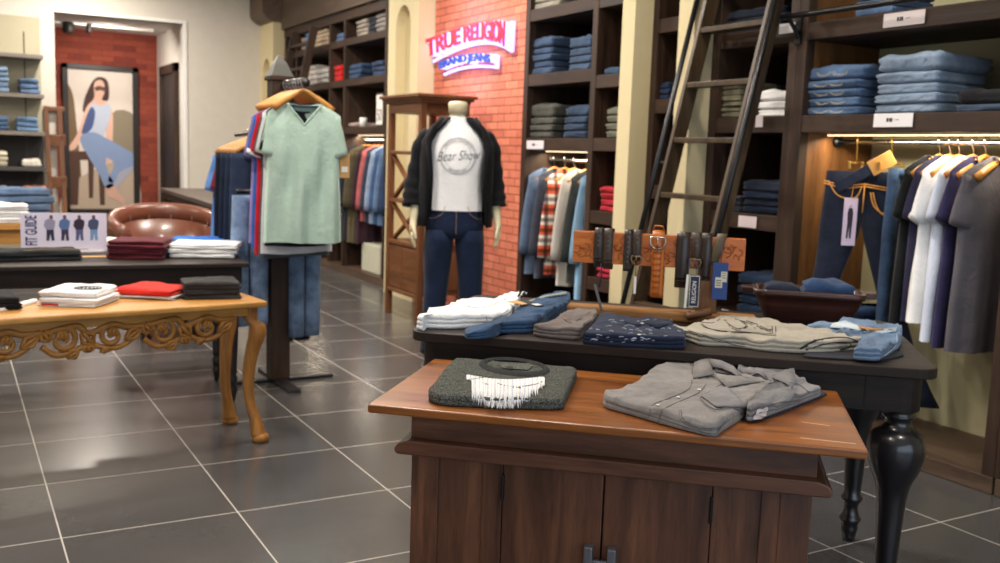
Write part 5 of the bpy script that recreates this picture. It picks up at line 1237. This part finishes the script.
# wooden bowl with dark jeans
bw = E('wooden_bowl', 'dark brown oblong wooden trough bowl with end handles', 'bowl', T(1.235, .70, ZT), TA)
bw.scale = (.86, .86, 1.0)
M_BW = wood((46, 24, 20), (74, 40, 32), .35, 'x', 1.3, .25)
def orect(hx, hy, z, r=.05): return [Vector((x, y, z)) for x, y in rrect(-hx, hx, -hy, hy, min(r, hy*.9), 6)]
BWS = .88
MB().loft([orect(.155, .075, 0), orect(.165, .082, .01), orect(.195, .105, .07), orect(.207, .113, .098), orect(.216, .120, .100), orect(.218, .122, .118), orect(.208, .112, .122), orect(.198, .103, .112), orect(.178, .09, .06), orect(.14, .06, .02)]).build('bowl_body', M_BW, bw, True)
for s in (-1, 1): MB().prism([(s*.20, -.05), (s*.262, -.03), (s*.262, .03), (s*.20, .05)], .100, .120).build('bowl_handle', M_BW, bw, bevel=.004)
def lump(name, label, loc, rz, w, d, h, m, seed):
    o = fold_mb(w, d, h, seed, 2, .12).build(name, m, None, True, loc=loc, rot=(0, 0, rz)); tag(o, label, 'jeans', 'rolled jeans in the wooden bowl'); return o
lump('folded_jeans', 'dark navy folded jeans in the left half of the wooden bowl', T(1.235-.150, .645, ZT+.072), TA, .125, .12, .062, cloth((30, 38, 56)), 5)
lump('folded_jeans', 'blue folded jeans in the right half of the wooden bowl', T(1.235-.018, .640, ZT+.072), TA, .170, .13, .082, cloth((48, 70, 104)), 8)

# ------------------------------------------------------------------ clothes on the carved table and the dark table
def on_table(kind, cat, desc, where, pxl, pyl, pxr, pyr, z, d, hs, mats, group, crease=1):
    a, b = at(pxl, pyl, z=z), at(pxr, pyr, z=z); w = (b-a).length; rz = math.atan2(b.y-a.y, b.x-a.x)
    return stack(kind, cat, desc, where, a, rz, w, d, hs, mats, group, crease)
GH = 'folded clothes on the carved table'
ct = ZH+.0005
ws = on_table('folded_tshirt', 't-shirt', 'white folded t-shirt', 'on the carved table', 38, 306, 96, 308, ct, .24, [.016, .020, .030], [WHITE], GH)
ws[-1]['label'] = 'white folded t-shirt with black round print, topmost on the carved table'
pt_ = MB()
for R_ in (.052, .046):
    pt_.tube([(.17+R_*1.1*math.cos(a), .09+R_*1.0*math.sin(a), .0345) for a in [2*PI*k/24 for k in range(24)]], .0016, 4, closed=True)
for k in range(5): pt_.tube(catmull([Vector((.135+k*.016, .065, .0345)), Vector((.14+k*.016, .11, .0345)), Vector((.148+k*.016, .07, .0345))], 4, False), .0018, 4)
pt_.build('round_print', plain((40, 40, 44), .8), ws[-1])
MB().bb(.02, .09, -.003, .004, .004, .012).build('red_edge', plain((196, 40, 46), .8), ws[0])
on_table('folded_tshirt', 't-shirt', ['pale grey folded t-shirt under the red one', 'red folded t-shirt on a pale grey one'], 'middle of the carved table', 114, 298, 172, 301, ct, .23, [.016, .030], [cloth((196, 188, 184)), cloth((206, 44, 34), fade=.08)], GH)
on_table('folded_jeans', 'jeans', 'charcoal folded trousers', 'right end of the carved table', 184, 300, 240, 299, ct, .22, [.024, .020, .034], [cloth((52, 50, 50)), cloth((58, 54, 54))], GH)
on_table('folded_jeans', 'jeans', 'black folded jeans', 'left end of the carved table', -30, 313, 22, 310, ct, .26, [.03, .025], [BLACKC], GH)
slv = slab('folded_tshirt', 'white folded sleeve of a shirt lying left on the carved table', 't-shirt', [(0, 312, 0), (38, 303, 0), (36, 298, 1), (20, 302, 1), (0, 308, 1)], ct, .012, WHITE, .1, 21, per=3)
GD = 'folded clothes on the dark display table'
dz = ZD+.0005
bj2 = on_table('folded_jeans', 'jeans', ['black folded jeans', 'black folded jeans'], 'front left of the dark display table', -40, 263, 80, 260, dz, .18, [.022, .030], [cloth((40, 42, 46)), cloth((34, 36, 38))], GD)
MB().tube([(.28, .02, .031), (.36, .06, .033), (.46, .05, .033), (.58, .03, .031)], .002, 5).build('tan_stitching', plain((150, 120, 80), .8), bj2[-1])
on_table('folded_shirt', 'shirt', 'maroon folded shirt', 'on the dark display table', 107, 259, 164, 260, dz, .26, [.026, .026, .024, .022], [cloth((104, 40, 50)), cloth((92, 34, 44))], GD)
on_table('folded_shirt', 'shirt', 'white folded shirt', 'at the right end of the dark display table', 168, 258, 235, 259, dz, .24, [.026, .026, .028], [WHITE], GD)
b1 = at(167, 247, z=dz); tag(fold_mb(.40, .24, .05, 77, 1, .2).build('folded_shirt', cloth((40, 110, 200)), None, True, loc=(b1.x+.04, b1.y-.12, dz), rot=(0, 0, DKA+.02)), 'bright blue folded shirt behind the white pile on the dark display table', 'shirt', GD)
b1 = at(92, 250, z=dz); tag(fold_mb(.26, .2, .05, 78, 1, .2).build('folded_shirt', WHITE, None, True, loc=(b1.x, b1.y+.02, dz), rot=(0, 0, DKA)), 'white folded shirt beside the maroon pile on the dark display table', 'shirt', GD)
kt = E('hang_tag', 'tan hang tag lying between black jeans and maroon pile', 'tag', at(80, 257, z=dz)); MB().bb(0, .14, -.03, .03, 0, .003).build('tag_card', M_KRAFT, kt, bevel=.001)
# the fit guide sign
p, q = at(21, 247, z=ZD+.03), at(107, 246, z=ZD+.03); ang = math.atan2(q.y-p.y, q.x-p.x); sw2 = (q-p).length
shh = (at(22, 213, y=p.y).z-ZD)
fg = E('fit_guide_sign', 'white counter sign reading FIT GUIDE with four standing men', 'sign', (p.x, p.y, ZD), ang)
MB().bb(0, sw2, -.004, .004, 0.0, shh).build('sign_board', plain((222, 214, 232), .5), fg)
MB().bb(.02, sw2-.02, -.03, .03, 0.0, .008).build('sign_foot', M_CARD, fg)
vs, fs = text_on('FIT GUIDE', .158, .058, .001, .02); MB().add([(.05-v.y, -.0045-v.z, v.x+shh-.092) for v in vs], fs).build('sign_lettering', plain((44, 44, 96), .6), fg)
for k, (tc, pc) in enumerate((((150, 146, 170), (40, 36, 60)), ((84, 110, 160), (54, 50, 74)), ((48, 34, 58), (84, 92, 130)), ((64, 76, 110), (120, 150, 190)))):
    cx = sw2*(.335+.170*k); z0 = shh*.30; S = shh*.64/.197
    lean = .006 if k == 0 else 0
    MB().prism([(cx-.018, z0+.085*S), (cx+.018, z0+.085*S), (cx+.024, z0+.12*S), (cx+.026, z0+.155*S), (cx+.008, z0+.172*S), (cx-.008, z0+.172*S), (cx-.026, z0+.155*S), (cx-.030, z0+.115*S)], -.0058, -.0042, 'xz').build('printed_shirt', plain(tc, .7), fg)
    MB().prism([(cx-.018, z0+.086*S), (cx+.018, z0+.086*S), (cx+.018, z0+.04*S), (cx+.020, z0), (cx+.006, z0), (cx+.002, z0+.055*S), (cx-.006, z0), (cx-.020, z0), (cx-.018, z0+.04*S)], -.0058, -.0042, 'xz').build('printed_trousers', plain(pc, .7), fg)
    MB().prism([(cx+.009*math.cos(a)+lean, z0+.185*S+.012*math.sin(a)) for a in [2*PI*j/10 for j in range(10)]], -.0058, -.0042, 'xz').build('printed_head', plain((110, 70, 70), .7), fg)

# ------------------------------------------------------------------ behind: wooden table with jeans, armchair, console, left shelving
wt = E('wooden_side_table', 'light wooden table behind the fit guide sign', 'table', (.62, 7.4, 0), 0)
MB().bb(-1.3, .12, 0, .8, .73, .77).build('table_top', M_HON, wt, bevel=.004)
for x, y in ((-1.25, .05), (.07, .05), (-1.25, .75), (.07, .75)): MB().bb(x-.03, x+.03, y-.03, y+.03, 0, .73).build('leg', M_HONZ, wt)
MB().bb(-1.22, .04, .03, .05, .63, .73).build('apron', M_HON, wt)
stack('folded_shirt', 'shirt', 'white folded shirt', 'left on the light wooden table', (.0, 7.42, .77), 0, .46, .3, [.045, .045, .045], [WHITE], 'folded clothes on the light wooden table')
stack('folded_jeans', 'jeans', 'light blue folded jeans', 'behind the fit guide sign', (.10, 7.8, .77), 0, .56, .3, [.06, .06, .06, .05], [cloth((88, 110, 140), fade=.2)], 'folded clothes on the light wooden table')
ch = E('leather_armchair', 'glossy brown leather tub armchair behind the dark display table', 'armchair', (1.33, 7.1, 0), 0)
ch.scale = (.80, .80, 1.18)
M_LE = plain((112, 66, 48), .28, 0, .3)
def arcpts(r, z, a0, a1, n=18): return [Vector((r*math.cos(math.radians(a0+(a1-a0)*k/n)), r*.85*math.sin(math.radians(a0+(a1-a0)*k/n)), z)) for k in range(n+1)]
bkm = MB(); inner = []; 
bkm.loft([arcpts(.40, .18, -35, 215), arcpts(.43, .45, -35, 215), [p+Vector((0, 0, .10*math.sin(PI*i/18))) for i, p in enumerate(arcpts(.455, .58, -35, 215))]], False, False)
bkm.build('tub_back', M_LE, ch, True, solid=.11)
MB().tube([p+Vector((0, 0, .12*math.sin(PI*i/18))) for i, p in enumerate(arcpts(.455, .61, -35, 215))], .055, 12).build('rolled_edge', M_LE, ch, True)
MB().lathe([(.20, .16), (.36, .18), (.38, .28), (.37, .40), (.33, .44), (.1, .455)], (0, 0, 0), 28).build('seat_cushion', M_LE, ch, True)
for a in (45, 135, 225, 315): MB().lathe([(.018, 0), (.026, .18)], (.27*math.cos(math.radians(a)), .24*math.sin(math.radians(a)), 0), 12).build('leg', M_DARKZ, ch, True)
tf = MB()
for i in range(2, 17, 2):
    p = arcpts(.40, 0, -35, 215)[i]; tf.tube([Vector((p.x, p.y, .44)), Vector((p.x*1.0, p.y*1.0, .62+.1*math.sin(PI*i/18)))], .006, 5)
tf.build('seam_piping', plain((80, 44, 32), .4), ch, True)
cs = E('slatted_console', 'dark wooden console with slatted side near the far wall', 'console', (1.86, 9.0, 0), math.radians(-2.4))
MB().bb(-.02, .42, -1.35, 1.5, .86, .90).build('console_top', wood((70, 60, 54), (104, 92, 84), .45, 'y'), cs, bevel=.004)
for k in range(10): MB().bb(.0, .04, -1.3+k*.3, -1.26+k*.3, 0, .80).build('slat', M_DARKZ, cs)
MB().bb(0, .04, -1.3, 1.46, .80, .86).bb(0, .04, -1.3, 1.46, .04, .1).bb(.36, .40, -1.3, 1.46, .8, .86).build('rail', M_DARK, cs)
for y in (-1.3, 1.4): MB().bb(.36, .40, y, y+.05, 0, .80).build('leg', M_DARKZ, cs)
# left wall shelving on the back wall
ls = E('wall_shelving', 'pale backed wall shelving with grey shelves at the far left', 'shelving', (.2, 12.98, 0), 0)
MB().bb(-1.4, .80, -.03, .02, 0, 2.78).build('back_panel', plain((176, 170, 146), .8), ls)
MB().bb(-1.4, .80, -.035, -.03, .3, 1.42).build('dark_lower_panel', plain((52, 50, 50), .8), ls)
for z in (2.32, 1.87, 1.44, 1.03, .72): MB().bb(-1.38, .80, -.40, -.03, z-.045, z).build('shelf', wood((104, 98, 92), (138, 130, 122), .6, 'x') if z > 1.2 else plain((70, 68, 68), .6), ls, bevel=.003)
MB().bb(.62, .632, -.037, -.03, .3, 2.6).bb(-.1, -.088, -.037, -.03, .3, 2.6).build('upright_track', plain((60, 56, 50), .5), ls)
GS = 'folded jeans on the far left shelving'
def lpile(px0, px1, z, n, h, c, desc, where, kind='folded_jeans', cat='jeans'):
    a = at(px0, 90, y=12.62).x; b_ = at(px1, 90, y=12.62).x
    stack(kind, cat, desc, where, (a, 12.62, z), 0, b_-a, .28, [h]*n, [cloth(c, fade=.2)], GS)
lpile(-10, 9, 1.87, 5, .06, (112, 134, 160), 'light blue folded jeans', 'left pile on the second far left shelf')
lpile(20, 40, 1.87, 3, .06, (88, 112, 144), 'mid blue folded jeans', 'right pile on the second far left shelf')
lpile(-12, 8, 1.44, 3, .055, (74, 98, 130), 'blue folded jeans', 'left pile on the third far left shelf')
lpile(16, 38, 1.44, 3, .055, (96, 124, 156), 'grey-blue folded jeans', 'right pile on the third far left shelf')
lpile(-12, 6, 1.03, 3, .06, (206, 200, 176), 'cream folded shirt', 'left pile on the fourth far left shelf', 'folded_shirt', 'shirt')
lpile(20, 39, 1.03, 1, .09, (220, 214, 202), 'off-white folded shirt', 'alone at right on the fourth far left shelf', 'folded_shirt', 'shirt')
lpile(20, 44, .72, 1, .09, (200, 130, 84), 'orange tan folded shirt', 'alone at right on the lowest far left shelf', 'folded_shirt', 'shirt')
lpile(-10, 5, .72, 1, .09, (196, 190, 214), 'lilac folded shirt', 'at left on the lowest far left shelf', 'folded_shirt', 'shirt')
# leaning slotted wooden frame beside the doorway
lf = E('leaning_ladder_frame', 'brown wooden ladder frame leaning on the white wall beside the doorway', 'frame', (1.09, 12.75, 0), 0)
def lean(x, z, dy=0): return (x, .20*(z/1.75)+dy, z)
for x0, x1 in ((-.02, .0), (.13, .20)): MB().bar(lean(x0, 0), lean(x0-.03, 1.75), .05, .06, (0, 1, 0)).build('stile', M_BR, lf)
for z in (.35, .85, 1.35, 1.72): MB().bar(lean(-.03, z), lean(.16, z), .06, .14 if z < 1.7 else .06, (0, 0, 1)).build('rung', M_BR, lf, bevel=.01)
# poster of a seated woman in jeans, in a black frame
PX0, PX1, PZ0, PZ1 = 1.42, 2.42, .34, 2.42
po = E('framed_poster', 'large black framed poster of a seated woman in light jeans', 'poster', (PX0, 14.99, 0), 0)
pw_ = PX1-PX0
MB().bb(0, pw_, -.06, 0, PZ1-.07, PZ1).bb(0, pw_, -.06, 0, PZ0, PZ0+.06).bb(0, .07, -.06, 0, PZ0, PZ1).bb(pw_-.08, pw_, -.06, 0, PZ0, PZ1).build('frame', plain((34, 26, 26), .4), po, bevel=.004)
MB().bb(.06, pw_-.07, -.025, 0, PZ0+.05, PZ1-.06).build('poster_sheet', plain((232, 220, 208), .5), po)
def pp(px, py): q = at(px, py, y=14.965); return (q.x-PX0, q.z)
def shape(nm, pts, c, y=-.027, th=.001, smooth_=True):
    P_ = [pp(*p) for p in pts]
    if smooth_: P_ = [(v.x, v.y) for v in catmull([Vector((a, b_, 0)) for a, b_ in P_], 4)]
    MB().prism(P_, y-th, y, 'xz').build(nm, plain(c, .6), po)
shape('printed_rocks', [(65, 88), (72, 92), (76, 120), (82, 200), (66, 205), (65, 150)], (120, 96, 66), -.026)
shape('printed_dune', [(112, 113), (135, 117), (135, 162), (112, 150)], (146, 134, 112), -.026)
shape('printed_ground', [(65, 190), (90, 172), (120, 160), (136, 165), (136, 222), (65, 222)], (196, 176, 156), -.0265)
shape('printed_stool', [(66, 152), (110, 150), (110, 158), (104, 160), (105, 205), (100, 205), (98, 160), (94, 160), (93, 198), (89, 198), (88, 160), (80, 160), (78, 205), (70, 205), (70, 160), (66, 160)], (84, 54, 40), -.028, smooth_=False)
shape('printed_hair', [(92, 82), (98, 77), (106, 79), (109, 88), (108, 100), (102, 100), (96, 98), (90, 108), (83, 112), (84, 100), (88, 90)], (70, 40, 34), -.029)
shape('printed_skin', [(94, 84), (99, 80), (104, 83), (104, 94), (102, 100), (110, 106), (113, 118), (112, 150), (109, 163), (105, 160), (107, 150), (104, 120), (92, 112), (84, 130), (76, 148), (68, 150), (70, 145), (78, 132), (86, 108), (94, 98)], (236, 190, 168), -.030)
shape('printed_top', [(93, 103), (100, 106), (108, 104), (111, 112), (106, 130), (98, 140), (86, 136), (84, 128), (88, 112)], (196, 206, 226), -.032)
shape('printed_waistcoat', [(90, 108), (95, 112), (92, 128), (84, 134), (82, 130)], (70, 90, 140), -.033)
shape('printed_jeans', [(80, 138), (92, 132), (106, 138), (124, 148), (136, 156), (136, 164), (120, 172), (114, 182), (108, 180), (114, 164), (106, 158), (108, 172), (114, 184), (106, 188), (98, 172), (88, 156)], (138, 160, 200), -.034)
shape('printed_sunglasses', [(95, 87), (100, 86), (105, 88), (104, 91), (100, 90), (96, 91)], (96, 60, 50), -.031)
shape('printed_lower_leg', [(112, 146), (126, 150), (135, 158), (134, 168), (122, 182), (115, 190), (111, 186), (120, 170), (118, 160)], (176, 178, 196), -.0335)
shape('printed_foot', [(106, 186), (113, 184), (118, 192), (124, 200), (124, 205), (116, 200), (108, 196)], (220, 176, 158), -.034)
# track spots in the alcove
for k, px in enumerate((68, 89)):
    q = at(px, 27, y=14.2); s = E('track_spotlight', ['larger black track spotlight left in the alcove', 'smaller black track spotlight right in the alcove'][k], 'light', (q.x, 14.2, q.z), 0)
    r_ = .07 if k == 0 else .035
    MB().lathe([(r_*.8, -.08), (r_, -.06), (r_, .06), (r_*.5, .09)], (0, 0, 0), 14).build('lamp_head', plain((28, 24, 24), .5), s, True)
    MB().tube([(0, 0, .08), (0, 0, DT+.03-q.z)], .012, 6).build('stem', plain((28, 24, 24), .5), s)
tk = tag(MB().bb(-.9, .7, -.015, .015, -.03, 0).build('lighting_track', M_CARD, None, loc=(1.8, 14.2, DT+.03)), 'slim white lighting track on the alcove ceiling', 'track')
# ceiling downlights (the lamps' own fittings)
CLN = ['the front of the brown cabinet', 'the near right bay', 'the black table and ladder', 'the gap before the mannequin, added to brighten its tee', 'the carved table', 'the garment stand', 'the mannequin', 'the left front floor', 'the left middle floor', 'the armchair', 'the far bay', 'the far left shelving', 'the alcove doorway']
for x, y, p in LAMPS:
    d = E('ceiling_downlight', 'round recessed ceiling downlight above '+CLN[LAMPS.index((x, y, p))], 'light', (x, y, CEIL), 0, 'ceiling downlights')
    MB().lathe([(.12, -.012), (.15, -.01), (.15, 0), (.12, 0)], (0, 0, 0), 24).build('trim_ring', M_CARD, d, True)
    MB().lathe([(.001, -.006), (.115, -.008), (.115, -.004)], (0, 0, 0), 24).build('lamp_lens', glow((255, 232, 200), 4), d, True)
